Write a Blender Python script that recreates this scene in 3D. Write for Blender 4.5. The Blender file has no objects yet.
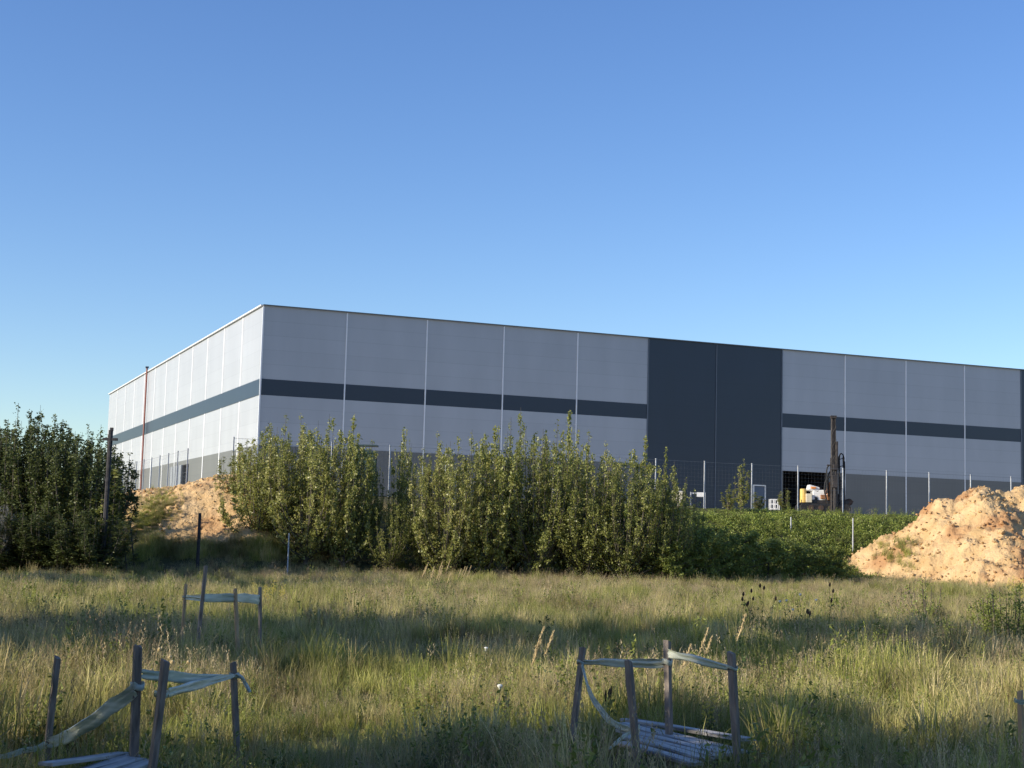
import bpy, math, random
import numpy as np
from mathutils import Vector, Matrix, noise
random.seed(7); rng = np.random.default_rng(11)
SC = bpy.context.scene
COL = SC.collection
R = math.radians

# ------------------------------------------------------------------ camera
F_PX, PITCH, ROLL, CAMZ = 1500.4, 0.1043, 0.0264, 1.7
CM = Matrix.Rotation(math.pi/2 + PITCH, 3, 'X') @ Matrix.Rotation(ROLL, 3, 'Z')
def at(px, py, Y):
    d = CM @ Vector(((px-512)/F_PX, (384-py)/F_PX, -1.0))
    t = Y/d.y
    return Vector((d.x*t, Y, CAMZ + d.z*t))
cd = bpy.data.cameras.new('camera'); cam = bpy.data.objects.new('camera', cd); COL.objects.link(cam)
cam.matrix_world = Matrix.Translation((0, 0, CAMZ)) @ CM.to_4x4()
cd.sensor_width = 36; cd.lens = F_PX/1024*36; cd.clip_end = 9000; cd.clip_start = .1
SC.camera = cam

# ------------------------------------------------------------------ light
SUN_AZ, SUN_EL = R(21.8), R(21.5)            # sun stands to the left, a little behind the camera
S = Vector((-math.cos(SUN_AZ)*math.cos(SUN_EL), -math.sin(SUN_AZ)*math.cos(SUN_EL), math.sin(SUN_EL)))
ld = bpy.data.lights.new('sun', 'SUN'); ld.energy = 4.5; ld.angle = R(.5); ld.color = (1, .90, .74)
lo = bpy.data.objects.new('sun', ld); COL.objects.link(lo); lo.rotation_euler = S.to_track_quat('Z', 'Y').to_euler()
w = bpy.data.worlds.new('World'); SC.world = w; w.use_nodes = True
nt = w.node_tree; sky = nt.nodes.new('ShaderNodeTexSky'); sky.sky_type = 'NISHITA'; sky.sun_disc = False
sky.sun_elevation = SUN_EL; sky.sun_rotation = math.atan2(S.x, S.y) % (2*math.pi)
sky.air_density = 1.0; sky.dust_density = .4; sky.ozone_density = 3.2; sky.altitude = 100
hs = nt.nodes.new('ShaderNodeHueSaturation'); hs.inputs['Saturation'].default_value = 1.16; hs.inputs['Hue'].default_value = .512; nt.links.new(sky.outputs[0], hs.inputs['Color'])
nt.links.new(hs.outputs[0], nt.nodes['Background'].inputs[0]); nt.nodes['Background'].inputs[1].default_value = .142
SC.view_settings.view_transform = 'Standard'; SC.view_settings.look = 'None'
SC.view_settings.exposure = 0.42; SC.view_settings.gamma = 1
SC.render.engine = 'CYCLES'
SC.cycles.transparent_max_bounces = 12; SC.cycles.max_bounces = 6

# ------------------------------------------------------------------ materials
def nn(nt, t, **kw):
    n = nt.nodes.new(t)
    for k, v in kw.items():
        if k.startswith('i_'):
            key = k[2:]; key = int(key) if key.isdigit() else key.replace('_', ' ')
            n.inputs[key].default_value = v
        else: setattr(n, k, v)
    return n
def mat(name, rough=.8, spec=.3, metal=0.0):
    m = bpy.data.materials.new(name); m.use_nodes = True
    b = m.node_tree.nodes['Principled BSDF']
    b.inputs['Roughness'].default_value = rough; b.inputs['Specular IOR Level'].default_value = spec; b.inputs['Metallic'].default_value = metal
    return m, m.node_tree, b
def noisy(name, c1, c2, scale=3.0, rough=.8, spec=.3, detail=6, bump=0.0, bscale=None, metal=0, stretch=(1, 1, 1), c3=None, s3=.3):
    m, nt, b = mat(name, rough, spec, metal)
    tc = nn(nt, 'ShaderNodeTexCoord'); mp = nn(nt, 'ShaderNodeMapping'); mp.inputs['Scale'].default_value = stretch
    nt.links.new(tc.outputs['Object'], mp.inputs['Vector'])
    n = nn(nt, 'ShaderNodeTexNoise', i_Scale=scale, i_Detail=detail); nt.links.new(mp.outputs[0], n.inputs['Vector'])
    r = nn(nt, 'ShaderNodeValToRGB'); r.color_ramp.elements[0].position = .35; r.color_ramp.elements[1].position = .65
    r.color_ramp.elements[0].color = (*c1, 1); r.color_ramp.elements[1].color = (*c2, 1)
    nt.links.new(n.outputs['Fac'], r.inputs['Fac']); out = r.outputs['Color']
    if c3:
        n3 = nn(nt, 'ShaderNodeTexNoise', i_Scale=s3, i_Detail=4.0); nt.links.new(mp.outputs[0], n3.inputs['Vector'])
        r3 = nn(nt, 'ShaderNodeValToRGB'); r3.color_ramp.elements[0].position = .5; r3.color_ramp.elements[1].position = .62
        mx = nn(nt, 'ShaderNodeMixRGB'); mx.inputs[2].default_value = (*c3, 1)
        nt.links.new(n3.outputs['Fac'], r3.inputs['Fac']); nt.links.new(r3.outputs['Color'], mx.inputs[0]); nt.links.new(out, mx.inputs[1]); out = mx.outputs[0]
    nt.links.new(out, b.inputs['Base Color'])
    if bump:
        bn = nn(nt, 'ShaderNodeTexNoise', i_Scale=bscale or scale*4, i_Detail=8.0); nt.links.new(mp.outputs[0], bn.inputs['Vector'])
        bp = nn(nt, 'ShaderNodeBump', i_Distance=bump, i_Strength=1.0); nt.links.new(bn.outputs['Fac'], bp.inputs['Height'])
        nt.links.new(bp.outputs[0], b.inputs['Normal'])
    return m
def cladding(name, c, rough=.38, spec=.5):
    """sandwich panels: horizontal seams every metre, slight panel to panel tone change"""
    m, nt, b = mat(name, rough, spec)
    tc = nn(nt, 'ShaderNodeTexCoord'); sp = nn(nt, 'ShaderNodeSeparateXYZ'); nt.links.new(tc.outputs['Object'], sp.inputs[0])
    ad = nn(nt, 'ShaderNodeMath', operation='ADD'); nt.links.new(sp.outputs['X'], ad.inputs[0]); nt.links.new(sp.outputs['Y'], ad.inputs[1])
    bx = nn(nt, 'ShaderNodeMath', operation='DIVIDE'); bx.inputs[1].default_value = 6.0; nt.links.new(ad.outputs[0], bx.inputs[0])
    fx = nn(nt, 'ShaderNodeMath', operation='FLOOR'); nt.links.new(bx.outputs[0], fx.inputs[0])
    fz = nn(nt, 'ShaderNodeMath', operation='FLOOR'); nt.links.new(sp.outputs['Z'], fz.inputs[0])
    fr = nn(nt, 'ShaderNodeMath', operation='FRACT'); nt.links.new(sp.outputs['Z'], fr.inputs[0])
    lt = nn(nt, 'ShaderNodeMath', operation='LESS_THAN'); lt.inputs[1].default_value = .035; nt.links.new(fr.outputs[0], lt.inputs[0])
    cb = nn(nt, 'ShaderNodeCombineXYZ'); nt.links.new(fx.outputs[0], cb.inputs[0]); nt.links.new(fz.outputs[0], cb.inputs[1])
    wn = nn(nt, 'ShaderNodeTexWhiteNoise', noise_dimensions='2D'); nt.links.new(cb.outputs[0], wn.inputs['Vector'])
    ns = nn(nt, 'ShaderNodeTexNoise', i_Scale=.6, i_Detail=5.0); mp = nn(nt, 'ShaderNodeMapping'); mp.inputs['Scale'].default_value = (1, 1, .25)
    nt.links.new(tc.outputs['Object'], mp.inputs['Vector']); nt.links.new(mp.outputs[0], ns.inputs['Vector'])
    mr = nn(nt, 'ShaderNodeMapRange', i_3=.975, i_4=1.02); nt.links.new(wn.outputs['Value'], mr.inputs[0])
    mr2 = nn(nt, 'ShaderNodeMapRange', i_1=.3, i_2=.7, i_3=.95, i_4=1.05); nt.links.new(ns.outputs['Fac'], mr2.inputs[0])
    m1 = nn(nt, 'ShaderNodeMath', operation='MULTIPLY'); nt.links.new(mr.outputs[0], m1.inputs[0]); nt.links.new(mr2.outputs[0], m1.inputs[1])
    sm = nn(nt, 'ShaderNodeMapRange', i_3=1.0, i_4=.88); nt.links.new(lt.outputs[0], sm.inputs[0])
    m2 = nn(nt, 'ShaderNodeMath', operation='MULTIPLY'); nt.links.new(m1.outputs[0], m2.inputs[0]); nt.links.new(sm.outputs[0], m2.inputs[1])
    vm = nn(nt, 'ShaderNodeVectorMath', operation='SCALE'); vm.inputs[0].default_value = c; nt.links.new(m2.outputs[0], vm.inputs['Scale'])
    nt.links.new(vm.outputs[0], b.inputs['Base Color'])
    bn = nn(nt, 'ShaderNodeTexNoise', i_Scale=.35, i_Detail=2.0); nt.links.new(tc.outputs['Object'], bn.inputs['Vector'])
    bp = nn(nt, 'ShaderNodeBump', i_Distance=.02, i_Strength=.5); nt.links.new(bn.outputs['Fac'], bp.inputs['Height']); nt.links.new(bp.outputs[0], b.inputs['Normal'])
    return m
def leafmat(name, cols, trans=.35, rough=.5, worldpatch=None, spec=.35):
    """cols: list of colours picked by the per-leaf attribute 'tone'; worldpatch mixes a second set in by soil patches"""
    m, nt, b = mat(name, rough, spec)
    a = nn(nt, 'ShaderNodeAttribute', attribute_name='tone')
    def ramp(cs, src):
        r = nn(nt, 'ShaderNodeValToRGB')
        while len(r.color_ramp.elements) < len(cs): r.color_ramp.elements.new(.5)
        for i, c in enumerate(cs):
            r.color_ramp.elements[i].position = i/(len(cs)-1); r.color_ramp.elements[i].color = (*c, 1)
        nt.links.new(src, r.inputs['Fac']); return r.outputs['Color']
    col = ramp(cols, a.outputs['Fac'])
    if worldpatch:
        g = nn(nt, 'ShaderNodeNewGeometry'); mp = nn(nt, 'ShaderNodeMapping'); mp.inputs['Scale'].default_value = (1, .75, .2)
        nt.links.new(g.outputs['Position'], mp.inputs['Vector'])
        n = nn(nt, 'ShaderNodeTexNoise', i_Scale=.22, i_Detail=5.0, i_Roughness=.6); nt.links.new(mp.outputs[0], n.inputs['Vector'])
        oi = nn(nt, 'ShaderNodeObjectInfo')
        ma = nn(nt, 'ShaderNodeMath', operation='MULTIPLY_ADD'); ma.inputs[1].default_value = .26
        nt.links.new(oi.outputs['Random'], ma.inputs[0]); nt.links.new(n.outputs['Fac'], ma.inputs[2])
        mr = nn(nt, 'ShaderNodeMapRange', i_1=.52, i_2=.76); nt.links.new(ma.outputs[0], mr.inputs[0])
        mx = nn(nt, 'ShaderNodeMixRGB'); nt.links.new(mr.outputs[0], mx.inputs[0]); nt.links.new(col, mx.inputs[1]); nt.links.new(ramp(worldpatch, a.outputs['Fac']), mx.inputs[2]); col = mx.outputs[0]
        n2 = nn(nt, 'ShaderNodeTexNoise', i_Scale=1.1, i_Detail=3.0); nt.links.new(mp.outputs[0], n2.inputs['Vector'])
        m2 = nn(nt, 'ShaderNodeMapRange', i_1=.35, i_2=.65, i_3=.55, i_4=1.25); nt.links.new(n2.outputs['Fac'], m2.inputs[0])
        vs = nn(nt, 'ShaderNodeVectorMath', operation='SCALE'); nt.links.new(col, vs.inputs[0]); nt.links.new(m2.outputs[0], vs.inputs['Scale']); col = vs.outputs[0]
    nt.links.new(col, b.inputs['Base Color'])
    t = nn(nt, 'ShaderNodeBsdfTranslucent'); nt.links.new(col, t.inputs['Color'])
    ms = nn(nt, 'ShaderNodeMixShader'); ms.inputs[0].default_value = trans
    nt.links.new(b.outputs[0], ms.inputs[1]); nt.links.new(t.outputs[0], ms.inputs[2])
    nt.links.new(ms.outputs[0], nt.nodes['Material Output'].inputs['Surface'])
    return m
M = {}
M['light'] = cladding('silver_cladding', (.425, .44, .465))
M['dark'] = cladding('navy_cladding', (.016, .025, .047), .34, .6)
M['base'] = cladding('grey_cladding', (.155, .153, .145), .42)
M['strip'] = noisy('pale_trim', (.78, .78, .79), (.84, .84, .85), 2, .35, .5)
M['dstrip'] = noisy('dark_trim', (.10, .12, .15), (.13, .15, .18), 2, .4, .5)
M['cap'] = noisy('cap_trim', (.10, .115, .14), (.13, .145, .17), 1, .4, .5)
M['roofm'] = noisy('roof_membrane', (.3, .3, .3), (.4, .4, .4), 1)
M['black'] = noisy('dark_interior', (.012, .012, .014), (.02, .02, .022), 1, .9, .1)
M['red'] = noisy('rust_red_paint', (.27, .09, .07), (.32, .12, .09), 2, .5)
M['greydoor'] = noisy('grey_door', (.24, .26, .28), (.3, .32, .34), .8, .45)
M['bluedoor'] = noisy('blue_door', (.09, .12, .17), (.11, .14, .19), .8, .4)
M['galv'] = noisy('galvanised_steel', (.42, .43, .44), (.55, .56, .57), 9, .45, .5, metal=.0)
M['wire'] = noisy('fence_wire', (.16, .165, .17), (.2, .205, .21), 9, .5)
M['wood'] = noisy('weathered_wood', (.22, .18, .15), (.38, .32, .27), 14, .9, .15, bump=.006, bscale=40, stretch=(3, 3, .35), c3=(.11, .085, .07), s3=3)
M['woodpale'] = noisy('pale_wood', (.46, .31, .18), (.58, .42, .26), 12, .85, .2, bump=.004, stretch=(3, 3, .35))
M['board'] = noisy('bleached_board', (.38, .36, .33), (.58, .55, .50), 8, .85, .25, bump=.004, stretch=(.5, 3, 3), c3=(.15, .14, .13), s3=2.5)
M['bark'] = noisy('bark', (.09, .075, .055), (.17, .15, .12), 9, .9, .1, bump=.01)
M['oldpost'] = noisy('old_post', (.05, .048, .05), (.085, .08, .08), 9, .9, .1, bump=.01)
M['sand'] = noisy('orange_sand', (.52, .345, .165), (.66, .465, .25), 1.3, .95, .05, bump=.13, bscale=5.0, c3=(.44, .25, .12), s3=.5)
M['clod'] = noisy('sand_clod', (.52, .30, .15), (.70, .44, .24), 2, .95, .05, bump=.03, c3=(.33, .18, .10), s3=.8)
M['soil'] = noisy('meadow_soil', (.045, .050, .020), (.10, .10, .045), .7, .95, .05, bump=.03, bscale=9, c3=(.13, .11, .06), s3=.15)
M['yellow'] = noisy('yellow_paint', (.72, .47, .12), (.78, .53, .16), 4, .45)
M['cream'] = noisy('cream_paint', (.62, .55, .40), (.70, .63, .48), 4, .5)
M['white'] = noisy('white_paint', (.75, .74, .70), (.82, .81, .78), 4, .5)
M['rig'] = noisy('oily_steel', (.022, .02, .02), (.06, .05, .045), 6, .5, .4)
M['rust'] = noisy('rusty_steel', (.10, .06, .04), (.045, .035, .03), 5, .8)
M['rustorange'] = noisy('orange_brown_paint', (.42, .19, .07), (.22, .10, .05), 5, .7)
M['rubber'] = noisy('black_rubber', (.015, .015, .016), (.03, .03, .03), 6, .7)
M['orange'] = noisy('orange_paint', (.70, .25, .06), (.75, .3, .09), 6, .5)
M['greenpaint'] = noisy('green_paint', (.03, .06, .055), (.05, .08, .07), 6, .5)
M['seed'] = noisy('dark_seed', (.03, .02, .015), (.06, .04, .03), 20)
M['petal'] = noisy('white_petal', (.75, .75, .68), (.8, .8, .74), 20)
M['gold'] = noisy('yellow_petal', (.6, .5, .09), (.66, .56, .14), 20)
M['plume'] = noisy('straw_plume', (.55, .42, .22), (.62, .50, .28), 20)
def tapemat():
    m, nt, b = mat('plastic_tape', .4, .4)
    g = nn(nt, 'ShaderNodeTexCoord'); n = nn(nt, 'ShaderNodeTexNoise', i_Scale=9.0, i_Detail=5.0); mp = nn(nt, 'ShaderNodeMapping'); mp.inputs['Scale'].default_value = (.25, .25, 3)
    nt.links.new(g.outputs['Object'], mp.inputs['Vector']); nt.links.new(mp.outputs[0], n.inputs['Vector'])
    r = nn(nt, 'ShaderNodeValToRGB'); r.color_ramp.elements[0].position = .35; r.color_ramp.elements[1].position = .65
    r.color_ramp.elements[0].color = (.56, .60, .46, 1); r.color_ramp.elements[1].color = (.82, .83, .72, 1)
    nt.links.new(n.outputs['Fac'], r.inputs['Fac']); nt.links.new(r.outputs[0], b.inputs['Base Color'])
    t = nn(nt, 'ShaderNodeBsdfTranslucent'); nt.links.new(r.outputs[0], t.inputs['Color'])
    ms = nn(nt, 'ShaderNodeMixShader'); ms.inputs[0].default_value = .35
    nt.links.new(b.outputs[0], ms.inputs[1]); nt.links.new(t.outputs[0], ms.inputs[2]); nt.links.new(ms.outputs[0], nt.nodes['Material Output'].inputs['Surface'])
    return m
M['tape'] = tapemat()
M['poplar'] = leafmat('poplar_leaf', trans=.42, rough=.42, spec=.5, cols=[(.18, .20, .05), (.29, .31, .08), (.40, .405, .12), (.52, .47, .19)])
M['dleaf'] = leafmat('dark_leaf', [(.065, .085, .028), (.11, .135, .040), (.20, .22, .065)], .3)
M['bleaf'] = leafmat('bush_leaf', [(.16, .195, .042), (.26, .30, .065), (.36, .38, .10)], .3)
M['cover'] = leafmat('ground_cover_leaf', [(.13, .17, .035), (.23, .29, .055), (.36, .38, .10)], .3, worldpatch=[(.17, .22, .04), (.31, .38, .07), (.45, .49, .13)])
M['pale'] = leafmat('pale_leaf', [(.22, .22, .19), (.35, .33, .28)], .3)
M['weed'] = leafmat('weed_leaf', [(.06, .10, .028), (.11, .16, .04), (.18, .22, .06)], .3)
M['grass'] = leafmat(spec=.12, name='grass_blade', cols=[(.14, .18, .032), (.31, .345, .07), (.52, .50, .16)], trans=.36, rough=.6,
                     worldpatch=[(.33, .27, .11), (.60, .49, .23), (.78, .65, .39)])
M['straw'] = leafmat(spec=.12, name='straw_stem', cols=[(.40, .31, .17), (.60, .48, .28), (.72, .60, .38)], trans=.38, rough=.65, worldpatch=[(.25, .16, .10), (.38, .27, .16), (.52, .42, .25)])

# ------------------------------------------------------------------ mesh helpers
class MB:
    def __init__(s): s.v = []; s.f = []
    def box(s, c, size, rot=None):
        b = len(s.v); hx, hy, hz = size[0]/2, size[1]/2, size[2]/2
        for x, y, z in ((-1,-1,-1),(1,-1,-1),(1,1,-1),(-1,1,-1),(-1,-1,1),(1,-1,1),(1,1,1),(-1,1,1)):
            p = Vector((x*hx, y*hy, z*hz))
            if rot: p = rot @ p
            s.v.append(tuple(p + Vector(c)))
        for q in ((0,3,2,1),(4,5,6,7),(0,1,5,4),(1,2,6,5),(2,3,7,6),(3,0,4,7)): s.f.append(tuple(b+i for i in q))
        return s
    def tube(s, pts, rad, n=8):
        pts = [Vector(p) for p in pts]
        if not hasattr(rad, '__len__'): rad = [rad]*len(pts)
        b = len(s.v)
        for i, p in enumerate(pts):
            d = (pts[min(i+1, len(pts)-1)] - pts[max(i-1, 0)]).normalized()
            a = d.orthogonal().normalized() if abs(d.z) < .99 else Vector((1, 0, 0)); a = (a - d*a.dot(d)).normalized()
            if abs(d.z) >= .99: pass
            c = d.cross(a)
            for k in range(n):
                t = 2*math.pi*k/n + (math.pi/n)
                s.v.append(tuple(p + (a*math.cos(t) + c*math.sin(t))*rad[i]))
        for i in range(len(pts)-1):
            for k in range(n):
                k2 = (k+1) % n; s.f.append((b+i*n+k, b+i*n+k2, b+(i+1)*n+k2, b+(i+1)*n+k))
        s.f.append(tuple(b+k for k in reversed(range(n)))); s.f.append(tuple(b+(len(pts)-1)*n+k for k in range(n)))
        return s
    def build(s, name, m, parent=None, smooth=False, bevel=0):
        me = bpy.data.meshes.new(name); me.from_pydata(s.v, [], s.f); me.update()
        if smooth: me.polygons.foreach_set('use_smooth', [True]*len(me.polygons))
        o = bpy.data.objects.new(name, me); COL.objects.link(o); me.materials.append(m)
        if parent: o.parent = parent
        if bevel:
            bv = o.modifiers.new('bevel', 'BEVEL'); bv.width = bevel; bv.segments = 2; bv.limit_method = 'ANGLE'
        return o
def tag(o, label=None, cat=None, group=None, kind=None):
    if label: o['label'] = label
    if cat: o['category'] = cat
    if group: o['group'] = group
    if kind: o['kind'] = kind
    return o
def empty(name, loc=(0, 0, 0), rz=0):
    o = bpy.data.objects.new(name, None); COL.objects.link(o); o.location = loc; o.rotation_euler = (0, 0, rz); o.empty_display_size = .2
    return o
def mesh_np(name, V, Fq, m, tone=None, smooth=False):
    me = bpy.data.meshes.new(name)
    nv, nf = len(V), len(Fq); k = Fq.shape[1]
    me.vertices.add(nv); me.vertices.foreach_set('co', np.asarray(V, np.float32).ravel())
    me.loops.add(nf*k); me.loops.foreach_set('vertex_index', Fq.astype(np.int32).ravel())
    me.polygons.add(nf); me.polygons.foreach_set('loop_start', np.arange(0, nf*k, k, dtype=np.int32))
    if smooth: me.polygons.foreach_set('use_smooth', np.ones(nf, bool))
    me.update(calc_edges=True); me.validate()
    if tone is not None:
        a = me.attributes.new('tone', 'FLOAT', 'POINT'); a.data.foreach_set('value', np.asarray(tone, np.float32))
    me.materials.append(m)
    return me
def leaves(centers, size, jitter=.35, aspect=1.5, tones=None, up=0.0, r=rng):
    """one bent diamond leaf per centre"""
    n = len(centers); c = np.asarray(centers)
    d = r.normal(size=(n, 3)); d[:, 2] += up; d /= np.linalg.norm(d, axis=1)[:, None]
    e = r.normal(size=(n, 3)); e -= d*(e*d).sum(1)[:, None]; e /= np.linalg.norm(e, axis=1)[:, None]
    nrm = np.cross(d, e)
    L = size*(1 + jitter*r.uniform(-1, 1, n))[:, None]; W = L/aspect
    V = np.stack([c - d*L*.5, c + e*W*.5 + nrm*L*.12, c + d*L*.5, c - e*W*.5 + nrm*L*.12], 1).reshape(-1, 3)
    Fq = np.arange(4*n).reshape(n, 4)
    t = r.uniform(0, 1, n) if tones is None else tones
    return V, Fq, np.repeat(t, 4)

# ------------------------------------------------------------------ site geometry
AZ = .3919
U = Vector((math.cos(AZ), math.sin(AZ))); Vv = Vector((-U.y, U.x)); NF = -Vv; NL = -U
C0 = Vector((-17.32, 102.81)); PAD, BASEZ = 3.62, 4.4
ROOF, ST, SB, GB = 17.48, 12.38, 11.26, 7.82
FD, LD = 33.6, 8.8
FC = C0 + NF*FD + NL*LD                      # corner of the site fence
def sstep(t): t = min(1, max(0, t)); return t*t*(3-2*t)
def meadow(x, y):
    z = .10*noise.noise(Vector((x*.16, y*.16, 3))) + .05*noise.noise(Vector((x*.5, y*.5, 7)))
    z *= sstep((120-y)/60)
    z += .25*sstep((y-35)/35)
    return z
def ground(x, y):
    p = Vector((x, y)) - FC
    d1, d2 = p.dot(NF), p.dot(NL)
    d = max(d1, d2) if (d1 < 0 or d2 < 0) else math.hypot(d1, d2)
    m = meadow(x, y)
    if d <= 0: return PAD + .028*min(-d, 32)
    bump = .18*noise.noise(Vector((x*.35, y*.35, 1)))
    k = sstep((d-.8)/10.5)
    return (PAD + bump*sstep(d/2))*(1-k) + m*k
def grid_axis(lo, hi, fine, coarse_to, grow=1.35):
    a = list(np.arange(lo, hi+.01, fine)); s = fine; x = hi; up = []
    while x < coarse_to: s *= grow; x += s; up.append(x)
    s = fine; x = lo; dn = []
    while x > -coarse_to: s *= grow; x -= s; dn.append(x)
    return np.array(dn[::-1] + a + up)
xs = grid_axis(-45, 60, .6, 3500); ys = grid_axis(-6, 112, .6, 3500)
V = np.array([(x, y, ground(x, y)) for y in ys for x in xs])
nx, ny = len(xs), len(ys)
ii = (np.arange(ny-1)[:, None]*nx + np.arange(nx-1)[None, :]).ravel()
Fq = np.stack([ii, ii+1, ii+nx+1, ii+nx], 1)
g = bpy.data.objects.new('ground', mesh_np('ground', V, Fq, M['soil'], smooth=True)); COL.objects.link(g)
tag(g, 'rough meadow soil rising to the raised building plot', kind='structure')

yv = []; yf = []  # hidden pale sheet over the plot, added as fill bounce for the shaded front wall
ny_ = 46
for i in range(ny_+1):
    for j in range(12):
        p = FC - NL*(.6 + i*2.9) - NF*(.6 + j*3.2); yv.append((p.x, p.y, ground(p.x, p.y)+.03))
for i in range(ny_):
    for j in range(11): yf.append((i*12+j, i*12+j+1, (i+1)*12+j+1, (i+1)*12+j))
ym = bpy.data.meshes.new('yard'); ym.from_pydata(yv, [], yf); ym.materials.append(noisy('bounce_gravel', (.50, .42, .31), (.62, .54, .42), 1.5, .95, .1, bump=.03, c3=(.40, .32, .22), s3=.2))
yo = bpy.data.objects.new('bounce_yard', ym); COL.objects.link(yo); tag(yo, 'unseen pale yard sheet added to bounce sunlight onto the warehouse front', kind='structure')
# ------------------------------------------------------------------ warehouse
wh = empty('warehouse', (C0.x, C0.y, BASEZ), AZ)
tag(wh, 'large flat-roofed warehouse clad in silver panels with navy stripe and two navy bays', 'warehouse')
BW = 6.0; LW = 6.4366; NBF, NBL = 17, 12; LX = NBF*BW; LY = NBL*LW
z0, zg, zb, zt, zr = -1.2, GB-BASEZ, SB-BASEZ, ST-BASEZ, ROOF-BASEZ
TH = .25
def fpan(name, m, x0, x1, za, zb_): return MB().box(((x0+x1)/2, TH/2, (za+zb_)/2), (x1-x0, TH, zb_-za)).build(name, m, wh)
def lpan(name, m, y0, y1, za, zb_): return MB().box((TH/2, (y0+y1)/2, (za+zb_)/2), (TH, y1-y0, zb_-za)).build(name, m, wh)
X0 = TH
for a, b, kind in ((0, 5, 'l'), (5, 7, 'd'), (7, 11, 'l'), (11, 13, 'd'), (13, 17, 'l')):
    xa, xb = (X0 if a == 0 else a*BW), b*BW
    if kind == 'd':
        fpan('dark_wall_panel', M['dark'], xa, xb, z0, zr); continue
    fpan('upper_wall_panel', M['light'], xa, xb, zt, zr)
    fpan('dark_stripe', M['dark'], xa, xb, zb, zt)
    fpan('lower_wall_panel', M['light'], xa, xb, zg, zb)
    if a == 7:
        ob = (7.03*BW, 7.72*BW)
        fpan('base_panel', M['base'], xa, ob[0], z0, zg); fpan('base_panel', M['base'], ob[1], xb, z0, zg)
        op = MB().box(((ob[0]+ob[1])/2, 4.0, (z0+zg)/2), (ob[1]-ob[0], .1, zg-z0))
        op.box((ob[0]-.05, 2.1, (z0+zg)/2), (.1, 3.6, zg-z0)).box((ob[1]+.05, 2.1, (z0+zg)/2), (.1, 3.6, zg-z0)).box(((ob[0]+ob[1])/2, 2.1, zg+.05), (ob[1]-ob[0], 3.6, .1)).build('loading_bay', M['black'], wh)
    else: fpan('base_panel', M['base'], xa, xb, z0, zg)
# side wall
lpan('upper_wall_panel', M['light'], 0, LY, zt, zr); MB().box((TH/2-.02, LY/2, (zb+zt)/2), (TH+.04, LY+.08, zt-zb)).build('dark_stripe', M['dark'], wh); lpan('lower_wall_panel', M['light'], 0, LY, zg, zb)
dy0, dy1, dzt = 3.93*LW, 4.32*LW, 3.05
lpan('base_panel', M['base'], 0, dy0, z0, zg); lpan('base_panel', M['base'], dy1, LY, z0, zg); lpan('base_panel', M['base'], dy0, dy1, dzt, zg)
MB().box((3.0, (dy0+dy1)/2, (z0+dzt)/2), (.1, dy1-dy0, dzt-z0)).box((1.6, dy0-.05, (z0+dzt)/2), (2.7, .1, dzt-z0)).box((1.6, dy1+.05, (z0+dzt)/2), (2.7, .1, dzt-z0)).box((1.6, (dy0+dy1)/2, dzt+.05), (2.7, dy1-dy0, .1)).build('doorway', M['black'], wh)
sd = MB().box((-.08, (dy1+.1+5.2*LW)/2, (dzt)/2), (.10, 5.2*LW-dy1, dzt)).build('sliding_door', M['greydoor'], wh)
fr = MB()
for k in range(5): fr.box((-.16, dy1+.15+k*(5.2*LW-dy1-.2)/4, dzt/2), (.05, .09, dzt-.02))
fr.build('door_frame', M['galv'], sd)
# joint strips
for k in range(1, NBF):
    d = k in (6, 12)
    wdt = .09 if not d else .07
    MB().box((k*BW, -.025, (z0+zr)/2), (wdt, .05, zr-z0-.1)).build('joint_strip', M['dstrip'] if (d or k in (5, 7, 11, 13)) else M['strip'], wh)
for k in range(1, NBL):
    MB().box((-.012, k*LW, (z0+zr)/2), (.025, .26, zr-z0-.1)).build('joint_strip', M['strip'], wh)
MB().box((0, 0, (z0+zr)/2-.05), (.10, .10, zr-z0-.1)).build('corner_trim', M['strip'], wh)
MB().box((LX/2, -.0, zr+.03), (LX+.1, .30, .06)).build('roof_trim', M['cap'], wh)
MB().box((0, LY/2+.2, zr+.04), (.34, LY, .09)).build('roof_trim', M['strip'], wh)
MB().box((LX/2, LY+TH/2, (z0+zr)/2), (LX, TH, zr-z0)).build('rear_wall', M['light'], wh)
MB().box((LX-TH/2, LY/2, (z0+zr)/2), (TH-.004, LY-.6, zr-z0-.01)).build('end_wall', M['light'], wh)
MB().box((LX/2, LY/2, zr-.4), (LX-.7, LY-.7, .2)).build('roof', M['roofm'], wh)
rp = MB().tube([(-.22, 7.62*LW, z0), (-.22, 7.62*LW, zr-.2), (-.22, 7.62*LW, zr+.35)], .085, 8).build('downpipe', M['red'], wh)
MB().box((-.22, 7.62*LW, zr+.42), (.3, .35, .16)).build('hopper', M['cap'], rp)
dr = MB().box((6.66*BW, -.03, 1.05), (.95, .06, 2.05)).build('door', M['bluedoor'], wh)
f = MB().box((6.66*BW-.53, -.06, 1.1), (.09, .12, 2.2)).box((6.66*BW+.53, -.06, 1.1), (.09, .12, 2.2)).box((6.66*BW, -.06, 2.16), (.97, .12, .09)).build('door_frame', M['white'], dr)
MB().box((6.66*BW+.36, -.09, 1.0), (.05, .06, .16)).build('handle', M['galv'], dr)

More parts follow.
